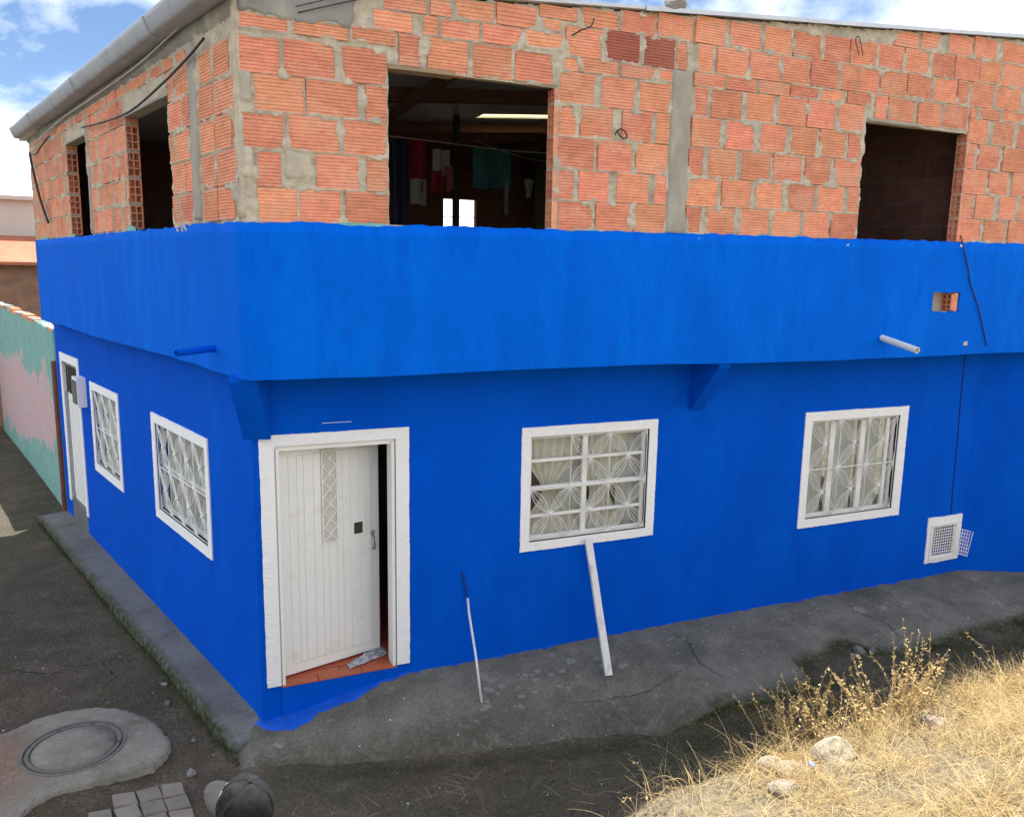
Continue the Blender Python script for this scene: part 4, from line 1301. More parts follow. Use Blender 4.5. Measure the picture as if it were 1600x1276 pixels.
# cables
def wire(pts, r, material, name='cable', sm=6, parent=house):
    out = []
    P_ = [Vector(p) for p in pts]
    for i in range(len(P_) - 1):
        p0, p1, p2, p3 = P_[max(0, i - 1)], P_[i], P_[i + 1], P_[min(len(P_) - 1, i + 2)]
        for k in range(sm):
            t = k / sm
            out.append(0.5 * ((2 * p1) + (p2 - p0) * t + (2 * p0 - 5 * p1 + 4 * p2 - p3) * t * t + (3 * p1 - p0 - 3 * p2 + p3) * t ** 3))
    out.append(P_[-1])
    return part(MB().tube(out, r, 6).build(name, material, smooth=True), parent)
wire([FU(7.76, 4.02, 0.0), FU(7.765, 3.93, 0.03), FU(7.90, 3.68, 0.024), FU(7.96, 3.52, 0.024), FU(8.119, 3.268, 0.026), FU(8.24, 3.03, 0.024), FU(8.322, 2.846, 0.026)], 0.006, M['black_cable'])
wire([LU(0.05, 5.39, 0.05), LU(0.9, 5.33, 0.06), LU(2.2, 5.27, 0.045), LU(4.0, 5.25, 0.045), LU(5.6, 5.24, 0.04), LU(7.3, 5.14, 0.05)], 0.007, M['grey_cable'])
wire([LU(0.45, 5.16, 0.04), LU(0.85, 5.09, 0.04), LU(1.5, 5.0, 0.05), LU(2.4, 4.93, 0.05), LU(3.4, 4.96, 0.05), LU(4.3, 5.02, 0.05)], 0.010, M['black_cable'])
wire([LU(7.55, 5.08, 0.04), LU(7.3, 4.85, 0.06), LU(6.9, 4.4, 0.06), LU(6.6, 4.1, 0.04)], 0.016, M['black_cable'])
wire([LU(7.4, 5.05, 0.05), LU(6.9, 5.0, 0.07), LU(6.5, 5.06, 0.07), LU(6.2, 5.15, 0.03)], 0.010, M['black_cable'])
wire([FU(0.956, 5.292, 0.03), FU(1.314, 5.413, 0.04), FU(1.6, 5.50, 0.05), FU(1.9, 5.62, 0.03)], 0.005, M['iron'])
wire([FU(0.94, 5.33, 0.03), FU(1.22, 5.43, 0.04), FU(1.5, 5.56, 0.05)], 0.004, M['iron'])
lp = [FU(3.515 , 4.69, 0.02), FU(3.52, 4.72, 0.035), FU(3.55, 4.735, 0.05)] + [FU(3.565 + 0.045 * math.cos(a), 4.70 + 0.032 * math.sin(a) - 0.02 * math.cos(a), 0.05) for a in np.linspace(R(120), R(-200), 14)]
wire(lp, 0.0055, M['black_cable'], sm=2)
wire([FU(3.10, 5.42, 0.0), FU(3.13, 5.44, 0.10), FU(3.18, 5.46, 0.16), FU(3.20, 5.52, 0.17)], 0.006, M['iron'], 'reinforcing_bar')
wire([FU(6.10, 5.62, 0.03), FU(6.04, 5.74, 0.035), FU(6.09, 5.77, 0.03), FU(6.15, 5.62, 0.03)], 0.004, M['iron'], sm=3)
wire([FL(8.625, 2.70, 0.004), FL(8.635, 2.2, 0.005), FL(8.66, 1.6, 0.004), FL(8.672, 1.1, 0.005), FL(8.695, 0.73, 0.004)], 0.007, M['dark_blue'])  # seam line in the wall drawn as a dark blue tube, not a cable
# mark scratched on the wall above the door
part(MB().box(FL, 1.14, 1.38, 2.310, 2.3135, 0.0, 0.002).build('scratch', M['white_plaster']))
# blue paint run over the apron below the door
sp = [(0.52, 6.53), (0.53, 6.50), (0.60, 6.41), (0.70, 6.35), (0.82, 6.315), (0.92, 6.30), (0.99, 6.35), (1.04, 6.40), (1.14, 6.385), (1.27, 6.385), (1.36, 6.375), (1.42, 6.41), (1.55, 6.44), (1.66, 6.468), (1.86, 6.475), (1.88, 6.53)]
spx, spy = np.array([p[0] for p in sp]), np.array([p[1] for p in sp])
xs3 = np.arange(0.53, 8.6, 0.012)
yo3 = np.interp(xs3, spx, spy, right=6.492)
wob = fbm(xs3 * 13, xs3 * 0, 55, 4)
yo3 = np.where(xs3 < 1.86, yo3 - 0.07 * (wob - 0.5), 6.497 - 0.13 * np.clip(wob - 0.50, 0, 1) - 0.02 * np.clip(fbm(xs3 * 2, xs3 * 0, 57) - 0.5, 0, 1))
T_ = np.linspace(0, 1, 7)
XS, TT = np.meshgrid(xs3, T_, indexing='ij')
YS = 6.53 + (yo3[:, None] - 6.53) * TT
ZS = apron_z(XS, YS) + 0.006 - 0.004 * (TT > 0.99)
me, _ = grid_mesh('paint_run', np.stack([XS, YS, ZS], -1))
part(link_mesh('paint_run', me, M['blue_spill'], smooth=True))

# ------------------------------------------------------------------ curtains (things hanging inside the windows)
def curtain(name, F, u0, u1, z0, z1, d, folds, label, material, pinch=None, group=None, amp=0.024):
    nu, nz_ = max(24, int(folds * 8)), 30
    U_, Z_ = np.meshgrid(np.linspace(0, 1, nu), np.linspace(0, 1, nz_), indexing='ij')
    zz = z0 + (z1 - z0) * Z_
    w = np.ones_like(Z_); c = np.full_like(Z_, (u0 + u1) / 2)
    if pinch:
        pz, pw, pc = pinch
        k = np.exp(-((zz - pz) / 0.22) ** 2)
        w = 1 - (1 - pw) * k
        c = c + (pc - (u0 + u1) / 2) * np.clip(k * 1.1, 0, 1)
    uu = c + (U_ - 0.5) * (u1 - u0) * w
    dd = d + amp * np.sin(U_ * folds * 2 * np.pi + 1.5 * vnoise(U_ * 3, Z_ * 1.5, folds)) * (0.6 + 0.4 * w) + 0.012 * (fbm(U_ * 5, Z_ * 3, 3) - 0.5)
    me, _ = grid_mesh(name, frame_arr(F, uu, dd, zz))
    o = link_mesh(name, me, material, smooth=True)
    return tag(o, label, 'curtain', group)
curtain('curtain', FL, 3.00, 3.60, 0.98, 2.16, -0.115, 6, 'cream tied-back curtain in the left half of the window beside the front door', M['curtain'], pinch=(1.53, 0.25, 3.27))
curtain('curtain', FL, 3.60, 4.10, 0.98, 2.16, -0.12, 5, 'cream tied-back curtain in the right half of the window beside the front door', M['curtain'], pinch=(1.45, 0.45, 3.83))
curtain('curtain', FL, 4.02, 4.36, 0.98, 2.16, -0.15, 4, 'narrow grey curtain at the right edge of the window beside the front door', M['lace'], amp=0.01)
curtain('curtain', FL, 3.30, 3.70, 0.98, 2.16, -0.16, 4, 'straight grey curtain behind the mullion of the window beside the front door', M['lace'], amp=0.01)
curtain('curtain', FL, 6.30, 6.66, 0.86, 2.10, -0.115, 4, 'straight grey curtain at the left of the window nearest the floor vent', M['lace'], amp=0.012)
curtain('curtain', FL, 6.72, 7.10, 0.86, 2.10, -0.12, 4, 'straight grey curtain in the middle of the window nearest the floor vent', M['lace'], amp=0.012)
curtain('curtain', FL, 7.13, 7.48, 0.86, 2.10, -0.115, 4, 'straight grey curtain at the right of the window nearest the floor vent', M['lace'], amp=0.012)
curtain('curtain', LL, 1.08, 2.70, 0.95, 2.0, -0.12, 11, 'grey curtain in the side window nearest the house corner', M['lace'])
curtain('curtain', LL, 4.18, 5.48, 0.92, 2.0, -0.12, 9, 'grey curtain in the side window next to the meter box', M['lace'])

# ------------------------------------------------------------------ things leaning, lying and standing about
def bar_between(name, A, B, w, t, side, material, label, cat):
    """rectangular bar from A to B, width along `side`"""
    A, B = Vector(A), Vector(B)
    ax_ = (B - A).normalized()
    sx = Vector(side); sx = (sx - ax_ * sx.dot(ax_)).normalized()
    sy = ax_.cross(sx)
    b = MB()
    n = 10
    vs = []
    for k in range(n + 1):
        p = A.lerp(B, k / n) + sx * (0.0008 * math.sin(k * 1.1))
        for (i, j) in ((-1, -1), (1, -1), (1, 1), (-1, 1)):
            vs.append(p + sx * (i * w / 2) + sy * (j * t / 2))
    fs = [(k * 4 + i, k * 4 + (i + 1) % 4, k * 4 + 4 + (i + 1) % 4, k * 4 + 4 + i) for k in range(n) for i in range(4)] + [(3, 2, 1, 0), (n * 4, n * 4 + 1, n * 4 + 2, n * 4 + 3)]
    b.add(vs, fs)
    return tag(b.build(name, material), label, cat)
M['plank'] = mat('whitewashed_plank', (0.70, 0.69, 0.69), 0.75, 0.06, 20, 0.3, 40, 0.002, second=(0.42, 0.41, 0.42), smask=(0.55, 0.68), sscale=14, stretch=(1, 1, 0.25))
za = float(apron_z(3.60, 5.93))
bar_between('plank', (3.60, 5.93, za + 0.01), (3.63, 6.455, 1.045), 0.068, 0.03, (1, 0, 0), M['plank'], 'white painted wooden plank leaning under the window sill', 'plank')
za = float(apron_z(2.36, 6.0))
st = MB().tube([(2.365, 5.985, za), (2.37, 6.15, 0.22), (2.395, 6.40, 0.52), (2.405, 6.462, 0.63)], 0.011, 7)
so_ = st.build('stick', M['plank'], smooth=True)
tag(so_, 'thin white stick with a dark blue end leaning on the wall right of the door', 'stick')
sub(MB().tube([(2.405, 6.462, 0.63), (2.385, 6.482, 0.75), (2.362, 6.494, 0.87)], 0.009, 6).build('stick_end', M['dark_blue']), so_)
# rag on the sill
nu = 26
U_, V_ = np.meshgrid(np.linspace(0, 1, nu), np.linspace(0, 1, 16), indexing='ij')
rx = 1.34 + 0.38 * U_ + 0.03 * (fbm(V_ * 4, U_ * 3, 5) - 0.5)
ry = 6.555 + 0.16 * U_ + (0.10 + 0.12 * U_) * V_ + 0.04 * (fbm(U_ * 5, V_ * 2, 7) - 0.5)
rzz = 0.095 + 0.055 * fbm(U_ * 6, V_ * 5, 9) * np.sin(np.pi * V_) * np.sin(np.pi * np.clip(U_ * 0.9 + 0.05, 0, 1))
me, _ = grid_mesh('rag', np.stack([rx, ry, rzz], -1))
tag(link_mesh('rag', me, M['rag'], smooth=True), 'crumpled grey rag lying on the red tiled doorstep', 'rag')
# concrete lump on the roof edge
def rock(name, c, size, material, seed, label, cat='stone', group=None, n=12, m=8):
    b = MB().ball((0, 0, 0), 1.0, n, m)
    rr = random.Random(seed)
    off = (rr.uniform(0, 50), rr.uniform(0, 50))
    V = np.array(b.v)
    d = V / np.maximum(1e-6, np.linalg.norm(V, axis=1, keepdims=True))
    pl = [(np.array([rr.gauss(0, 1) for _ in range(3)]), rr.uniform(0.55, 0.85)) for _ in range(7)]
    for (nn, h) in pl:
        nn = nn / np.linalg.norm(nn)
        e_ = V @ nn
        V = V - np.clip(e_ - h, 0, 9)[:, None] * nn
    V = V * (0.9 + 0.5 * (fbm(d[:, 0] * 2.2 + off[0], d[:, 1] * 2.2 + d[:, 2] * 1.7 + off[1], 3, 4) - 0.4))[:, None]
    V = V * np.array(size)
    b.v = [tuple(p) for p in V]
    me = b.mesh(name)
    o = link_mesh(name, me, material, loc=c)
    o.rotation_euler = (0, 0, rr.uniform(0, 6))
    return tag(o, label, cat, group)
rock('concrete_lump', (4.06, 6.05, roof_z(4.06) + 0.075), (0.145, 0.09, 0.085), M['beam_concrete'], 4, 'dark concrete lump lying on the roof edge above the column', 'rubble')

# laundry and posts in the dim upper room
ly, lz = 8.9, 4.98
ln = wire([(1.2, ly, 5.02), (2.6, ly, 4.99), (3.9, ly, 4.95), (5.4, ly, 5.0)], 0.006, M['grey_cable'], 'clothes_line')
ln.parent = None
tag(ln, 'clothes line strung across the upper room behind the large opening', 'clothes line')
ln2 = wire([(3.3, 8.7, 4.99), (3.9, 8.6, 4.83), (4.6, 8.5, 4.80), (5.4, 8.5, 4.9)], 0.006, M['white_cloth'], 'clothes_line')
ln2.parent = None
tag(ln2, 'second, sagging clothes line at the right of the upper room', 'clothes line')
def hung(name, x0, x1, z0, z1, y, material, label, cat, seed, taper=0.0):
    U_, V_ = np.meshgrid(np.linspace(0, 1, 16), np.linspace(0, 1, 14), indexing='ij')
    zz = z0 + (z1 - z0) * V_ + 0.05 * (fbm(U_ * 3, V_ * 0 + seed, seed) - 0.5) * (1 - V_)
    xm = (x0 + x1) / 2
    xx = xm + (U_ - 0.5) * (x1 - x0) * (1 - taper * (1 - V_))
    yy = y + 0.03 * np.sin(U_ * 9 + seed) + 0.04 * (fbm(U_ * 3, V_ * 2, seed) - 0.5)
    me, _ = grid_mesh(name, np.stack([xx, yy, zz], -1))
    return tag(link_mesh(name, me, material, smooth=True), label, cat, 'washing hung in the upper room')
hung('trousers', 2.40, 2.56, 4.05, 4.98, 8.95, M['navy_cloth'], 'long dark garment hanging at the left of the large upper opening', 'clothes', 3, 0.3)
rt = hung('towel', 2.57, 2.80, 4.42, 4.98, 8.92, M['red_cloth'], 'red towel hanging beside the dark garment in the upper opening', 'towel', 5)
hung('cloth', 2.58, 2.76, 4.28, 4.56, 8.86, M['white_cloth'], 'white cloth hanging just below the red towel in the upper opening', 'cloth', 7)
hung('cloth', 2.86, 3.04, 4.62, 4.9, 8.9, M['grey_cloth'], 'grey cloth hanging right of the red towel in the upper opening', 'cloth', 8)
hung('cloth', 2.82, 2.94, 4.42, 4.66, 8.84, M['red_cloth'], 'small red cloth hanging below the grey cloth in the upper opening', 'cloth', 2)
hung('cloth', 2.98, 3.08, 4.46, 4.72, 8.84, M['pink_cloth'], 'small pink cloth next to the dark post in the upper opening', 'cloth', 6)
hung('towel', 3.3, 3.75, 4.5, 4.93, 8.8, M['teal_cloth'], 'wide teal patterned towel in the middle of the upper opening', 'towel', 9)
hung('sock', 3.56, 3.64, 4.20, 4.55, 8.55, M['white_cloth'], 'long pale strip of cloth below the teal towel', 'cloth', 11, 0.4)
hung('shirt', 3.82, 3.94, 4.40, 4.60, 8.55, M['white_cloth'], 'small pale shirt hanging right of the teal towel', 'clothes', 13, 0.5)
hung('shirt', 4.14, 4.22, 4.52, 4.82, 8.5, M['white_cloth'], 'narrow white cloth next to the grey towel at the right jamb', 'clothes', 15, 0.3)
hung('towel', 4.20, 4.48, 4.50, 4.80, 8.52, M['grey_cloth'], 'grey towel hanging next to the right jamb of the large opening', 'towel', 17)
hung('cloth', 4.24, 4.46, 4.12, 4.47, 8.56, M['teal_cloth'], 'dark teal cloth below the grey towel at the right jamb', 'cloth', 19)
tag(MB().box(GL, 3.84, 3.92, 2.951, roof_z(3.9) - 0.01, 11.0, 11.08).build('post', M['iron']), 'dark roof post standing in the upper room before the back opening', 'post')

# ------------------------------------------------------------------ neighbour wall beyond the house, far houses
ns = np.arange(7.86, 14.2, 0.05)
nz_ = np.linspace(0, 1, 64)
NS, NZ = np.meshgrid(ns, nz_, indexing='ij')
top_ = 2.58 + 0.03 * (NS - 8) + 0.06 * (fbm(NS * 3, NS * 0, 3) - 0.5)
ZZ = -0.4 + (top_ + 0.4) * NZ
P = frame_arr(LL, NS, 0.0 + 0.01 * (fbm(NS * 2, ZZ * 2, 5) - 0.5), ZZ)
bk = frame_arr(LL, ns, ns * 0 - 0.15, top_[:, -1])
bk2 = frame_arr(LL, ns, ns * 0 - 0.15, ns * 0 - 0.4)
P = np.concatenate([P, bk[:, None], bk2[:, None]], 1)
P = np.concatenate([P[:1] + np.array([[[LL.N.x * -0.14, LL.N.y * -0.14, 0]]]), P], 0)
me, _ = grid_mesh('garden_wall', P)
pk = sstep((0.45 * (fbm(NS * 0.9, ZZ * 1.6, 23) - 0.5) + 0.25 * (fbm(NS * 5, ZZ * 5, 27) - 0.5)) + 0.5 - np.abs(ZZ - 1.05) / 1.9 - 0.35 * np.exp(-((NS - 7.9) / 0.5) ** 2), 0.075, 0.095)
pk = np.concatenate([pk, np.zeros((len(ns), 2))], 1); pk = np.concatenate([pk[:1] * 0, pk], 0).ravel()
at_ = me.attributes.new('pink', 'FLOAT', 'POINT')
at_.data.foreach_set('value', (pk * 1.0).astype(np.float32))
gwo = tag(link_mesh('garden_wall', me, M['teal_wall'], smooth=False), 'low teal wall with faded pink paint beyond the blue house', 'wall')
for k in range(26):
    s_ = 7.92 + k * 0.24
    if random.random() < 0.3: continue
    b = MB().box(LL, s_, s_ + 0.22, 2.54 + 0.03 * (s_ - 8), 2.56 + 0.03 * (s_ - 8) + random.uniform(0.03, 0.07), -0.14, 0.004)
    sub(b.build('brick', M['brick'] if random.random() < 0.45 else M['concrete']), gwo)
tag(MB().tube([LL(7.79, -0.4, 0.03), LL(7.79, 2.1, 0.03)], 0.035, 10).build('drain_pipe', M['rust']), 'rust brown downpipe between the blue house and the teal wall', 'pipe')
fh = empty('far_house', (-5.0, 24.0, 0.4))
fi = Matrix.Translation((5.0, -24.0, -0.4))
tag(fh, 'blurred cream house with a red clay roof at the far end of the lane', 'house')
def fpart(o):
    o.parent = fh; o.matrix_parent_inverse = fi; return o
fpart(MB().box(GL, -9, -1.0, 3.3, 5.35, 27, 31).build('wall', M['far_wall']))
fpart(MB().add([(-9.3, 24.5, 3.62), (-0.8, 24.5, 3.62), (-0.8, 27.2, 4.42), (-9.3, 27.2, 4.42), (-9.3, 24.5, 3.54), (-0.8, 24.5, 3.54), (-0.8, 27.2, 4.32), (-9.3, 27.2, 4.32)], [(0, 1, 2, 3), (7, 6, 5, 4), (0, 4, 5, 1), (1, 5, 6, 2), (3, 2, 6, 7), (0, 3, 7, 4)]).build('roof', M['far_roof']))
fpart(MB().box(GL, -9, -1.2, -0.2, 3.6, 24.8, 26.9).build('wall', M['far_brick']))
fpart(MB().box(GL, -9.1, -1.0, 5.351, 5.46, 26.8, 31.2).build('roof', M['far_wall']))
tag(MB().box(GL, -6.5, -3.05, -0.2, 2.3, 20.5, 20.7).build('garden_wall', M['far_brick']), 'brown brick wall closing the lane behind the teal wall', 'wall')

# ------------------------------------------------------------------ manhole, pavers, stones
mc = Vector((-0.84, 6.80))
def gz(x, y): return float(ground_z(x, y))
out = [(-1.9, 7.05), (-1.6, 7.22), (-1.33, 7.27), (-1.17, 7.40), (-0.95, 7.44), (-0.72, 7.41), (-0.55, 7.33), (-0.41, 7.21), (-0.29, 7.05), (-0.21, 6.88), (-0.15, 6.70), (-0.12, 6.54), (-0.18, 6.42), (-0.25, 6.32), (-0.47, 6.26), (-0.68, 6.25), (-0.9, 6.22), (-1.05, 6.1), (-1.13, 5.95), (-1.4, 5.9), (-1.9, 6.0)]
pz = gz(mc.x, mc.y)
zt = max(gz(x, y) for x, y in out if x > -1.4) + 0.028
dense = []
for i in range(len(out)):
    a, b_ = out[i], out[(i + 1) % len(out)]
    for k in range(5):
        t = k / 5
        dense.append((a[0] + (b_[0] - a[0]) * t + random.uniform(-0.012, 0.012), a[1] + (b_[1] - a[1]) * t + random.uniform(-0.012, 0.012)))
ro = 0.385
n = len(dense)
# slab as ring between the ragged outline and the iron frame
inner_c = []
for (x, y) in dense:
    a = math.atan2(y - mc.y, x - mc.x)
    inner_c.append((mc.x + ro * math.cos(a), mc.y + ro * math.sin(a)))
rows_ = []
for t in np.linspace(0, 1, 9):
    rows_.append([(o_[0] + (i_[0] - o_[0]) * t, o_[1] + (i_[1] - o_[1]) * t, zt + 0.006 * (float(fbm(o_[0] * 3 + t, o_[1] * 3, 5)) - 0.5) - (0.012 if t == 0 else 0)) for o_, i_ in zip(dense, inner_c)])
rows_ = [[(o_[0] - 0.0, o_[1] - 0.0, zt - 0.2) for o_ in dense]] + rows_
P = np.array(rows_)
P = np.concatenate([P, P[:, :1]], 1)
me, _ = grid_mesh('manhole_slab', P)
rd = np.clip(1.25 * np.exp(-(((P[..., 0] + 1.45) / 0.35) ** 2 + ((P[..., 1] - 6.65) / 0.5) ** 2)), 0, 1).ravel()
at_ = me.attributes.new('red', 'FLOAT', 'POINT'); at_.data.foreach_set('value', rd.astype(np.float32))
mh = empty('manhole', (mc.x, mc.y, zt))
tag(mh, 'round manhole cover set in a pale concrete slab beside the kerb', 'manhole')
bpy.context.view_layer.update()
sub(link_mesh('slab', me, M['slab'], smooth=True), mh)
def lathe(prof, c, n=48):
    vs, fs = [], []
    for (r, z) in prof:
        for k in range(n):
            a = 2 * math.pi * k / n
            vs.append((c[0] + r * math.cos(a), c[1] + r * math.sin(a), z))
    for i in range(len(prof) - 1):
        for k in range(n):
            fs.append((i * n + k, i * n + (k + 1) % n, (i + 1) * n + (k + 1) % n, (i + 1) * n + k))
    return MB().add(vs, fs)
sub(lathe([(0.39, zt - 0.03), (0.388, zt + 0.004), (0.362, zt + 0.006), (0.358, zt - 0.012), (0.348, zt - 0.014), (0.345, zt + 0.004), (0.318, zt + 0.005), (0.314, zt - 0.010), (0.306, zt - 0.011)], mc).build('frame', M['ring'], smooth=False), mh)
lid = sub(lathe([(0.304, zt - 0.02), (0.302, zt + 0.001), (0.2, zt + 0.004), (0.1, zt + 0.003), (0.002, zt + 0.004)], mc).build('lid', M['slab'], smooth=True), mh)
for a in (R(70), R(115), R(-10)):
    sub(lathe([(0.016, zt + 0.0065), (0.001, zt + 0.007)], (mc.x + 0.33 * math.cos(a), mc.y + 0.33 * math.sin(a)), 10).build('lifting_hole', M['iron']), mh)
# paver block: small square setts laid in a loose patch
pu_, pv_ = Vector((0.168, -0.008)), Vector((0.03, -0.168))
base = Vector((-0.62, 6.02))
pat = {0: (1, 2, 3), 1: (0, 1, 2, 3), 2: (0, 1, 2, 3), 3: (0, 1, 2, 3)}
for r_, cs in pat.items():
    for c_ in cs:
        p = base + pu_ * c_ + pv_ * r_ + Vector((random.uniform(-0.008, 0.008), random.uniform(-0.008, 0.008)))
        rot = random.uniform(-0.06, 0.06)
        h = 0.074
        co_ = []
        for (i, j) in ((-1, -1), (1, -1), (1, 1), (-1, 1)):
            q = pu_ * (0.5 * 0.92 * i) + pv_ * (0.5 * -0.92 * j)
            co_.append((q.x * math.cos(rot) - q.y * math.sin(rot) + random.uniform(-.004, .004), q.x * math.sin(rot) + q.y * math.cos(rot) + random.uniform(-.004, .004)))
        b = MB()
        tl = random.uniform(-0.012, 0.012)
        vs = [(x, y, -0.08) for x, y in co_] + [(x, y, 0.0) for x, y in co_] + [(x * 0.90, y * 0.90, 0.009 + tl * x * 6) for x, y in co_]
        fs = [(0, 3, 2, 1), (8, 9, 10, 11)] + [(i, (i + 1) % 4, 4 + (i + 1) % 4, 4 + i) for i in range(4)] + [(4 + i, 4 + (i + 1) % 4, 8 + (i + 1) % 4, 8 + i) for i in range(4)]
        b.add(vs, fs)
        o = b.build('paver', M['paver'])
        o.location = (p.x, p.y, gz(-0.3, 5.85) + 0.022)
        rown = ('far', 'second', 'third', 'nearest')[r_]
        coln = ('first', 'second', 'third', 'fourth')[c_ - (1 if r_ == 0 else 0)]
        tag(o, f'square concrete paver, {coln} from the left in the {rown} row of the patch', 'paver', 'loose pavers beside the manhole')
for i, (x, y, sz, lb) in enumerate(((-0.14, 7.31, 0.045, 'flat grey stone in the dirt between kerb and manhole'), (-0.17, 7.66, 0.04, 'rounded grey stone by the kerb, farther than the flat one'),
                                   (0.02, 6.16, 0.06, 'brownish stone touching the back of the paver patch'), (0.05, 6.62, 0.03, 'small pale stone at the foot of the kerb end'),
                                   (6.30, 5.56, 0.075, 'angular grey stone in the broken corner of the apron'), (6.18, 5.46, 0.05, 'smaller grey stone beside the angular one at the apron corner'),
                                   (6.42, 5.5, 0.06, 'third stone against the mossy apron step'), (7.55, 5.15, 0.06, 'lone stone on the dirt right of the apron corner'),
                                   (4.95, 4.75, 0.06, 'flat stone on the dark dirt behind the dry weeds'), (7.0, 5.1, 0.05, 'pale pebble on the dirt at the right edge of the lane'))):
    rock('stone', (x, y, gz(x, y) + sz * 0.25), (sz, sz * 0.75, sz * 0.5), M['grey_stone'], 40 + i, lb, 'stone', 'grey stones lying in the lane')
for i, (x, y, sx, sy, sz, lb) in enumerate(((3.98, 4.18, 0.13, 0.10, 0.085, 'pale mottled rock at the left edge of the dry grass bank'), (4.42, 4.02, 0.23, 0.17, 0.13, 'largest pale rock half buried in the dry grass'),
                                          (3.98, 4.00, 0.12, 0.10, 0.07, 'brown and cream rock in front of the mottled one'), (3.72, 3.78, 0.13, 0.10, 0.06, 'low flat pale rock lowest on the grass bank'),
                                          (5.35, 3.95, 0.12, 0.09, 0.06, 'flat pale rock among the straw right of the large rock'))):
    rock('rock', (x, y, gz(x, y) + sz * 0.32), (sx, sy, sz), M['stone'], 60 + i, lb, 'rock', 'pale rocks on the grass bank', n=20, m=14)
rock('plastic_scrap', (4.10, 3.93, gz(4.10, 3.93) + 0.045), (0.04, 0.03, 0.035), M['blue_scrap'], 3, 'scrap of blue plastic lying between the rocks', 'litter')

# fine gravel and pale litter (stuff)
def scatter(name, pts, size, material, label, cat):
    V, Fc = [], []
    for (x, y, z) in pts:
        r_ = size * random.uniform(0.5, 1.4)
        a = random.uniform(0, 6.28)
        b = len(V)
        for k in range(5):
            rr = r_ * random.uniform(0.7, 1.2)
            V.append((x + rr * math.cos(a + k * 1.257), y + rr * math.sin(a + k * 1.257), z - r_ * 0.2))
        V.append((x + r_ * 0.1, y, z + r_ * random.uniform(0.35, 0.7)))
        Fc += [(b + k, b + (k + 1) % 5, b + 5) for k in range(5)]
    me = np_mesh(name, V, Fc)
    return tag(link_mesh(name, me, material), label, cat, kind='stuff')
def surf(x, y):
    yo_ = float(np.interp(x, ex, ey))
    if x > 0.4 and yo_ + 0.02 < y < 6.48: return float(apron_z(x, y))
    return gz(x, y)
pts = []
for _ in range(3400):
    x, y = random.uniform(-2.0, 8.5), random.uniform(3.9, 10.5)
    if y > 6.4 and x > 0.55 - (y - 6.5) * 0.29 - 0.35: continue
    yo_ = float(np.interp(x, ex, ey))
    if x > 0.4 and y > yo_ and random.random() < 0.8: continue
    pts.append((x, y, surf(x, y)))
scatter('gravel', pts, 0.010, M['grey_stone'], 'small grey gravel strewn over the dirt lane', 'gravel')
pts = []
for _ in range(2600):
    x, y = random.uniform(-1.9, 8.5), random.uniform(4.0, 10.0)
    if float(fbm(x * 1.3, y * 1.3, 87)) < 0.54: continue
    if y > 6.3 and x > 0.55 - (y - 6.5) * 0.29 - 0.36: continue
    yo_ = float(np.interp(x, ex, ey))
    if x > 0.4 and y > yo_ + 0.03: continue
    pts.append((x, y, gz(x, y)))
scatter('soil_clods', pts, 0.018, M['dirt'], 'crumbs of dark soil lying on the dirt lane', 'soil')
pts = []
for _ in range(330):
    x, y = random.uniform(-1.6, 8.0), random.uniform(4.2, 9.0)
    if y > 6.3 and x > 0.55 - (y - 6.5) * 0.29 - 0.4: continue
    pts.append((x, y, surf(x, y)))
scatter('litter_specks', pts, 0.009, M['white_bits'], 'tiny pale specks of litter on the ground', 'litter')

# pale paint splashes and hairline cracks on the apron, cracks on the lane
V, Fc = [], []
for (cx_, cy_, n_, sp_, r0) in ((3.0, 6.22, 10, 0.30, 0.035), (3.5, 6.12, 8, 0.22, 0.04), (2.45, 6.02, 7, 0.16, 0.03), (2.6, 6.12, 8, 0.25, 0.025), (4.3, 6.2, 7, 0.3, 0.022), (5.8, 6.2, 6, 0.4, 0.02), (2.40, 5.93, 4, 0.05, 0.05)):
    for _ in range(n_):
        x, y = cx_ + random.gauss(0, sp_), cy_ + random.gauss(0, sp_ * 0.3)
        if not (5.6 < y < 6.46): continue
        r_ = r0 * random.uniform(0.2, 1.2)
        b = len(V)
        V.append((x, y, float(apron_z(x, y)) + 0.005))
        for k in range(9):
            rr = r_ * random.uniform(0.6, 1.2)
            px_, py_ = x + rr * 1.3 * math.cos(k * 0.698), y + rr * math.sin(k * 0.698)
            V.append((px_, py_, float(apron_z(px_, py_)) + 0.004))
        Fc += [(b, b + 1 + k, b + 1 + (k + 1) % 9) for k in range(9)]
tag(link_mesh('paint_splashes', np_mesh('paint_splashes', V, Fc), mat('thin_pale_paint', (0.205, 0.20, 0.185), 0.9, 0.2, 20, 0.2)), 'pale paint splashes dried on the concrete apron', 'paint', kind='stuff')
V, Fc = [], []
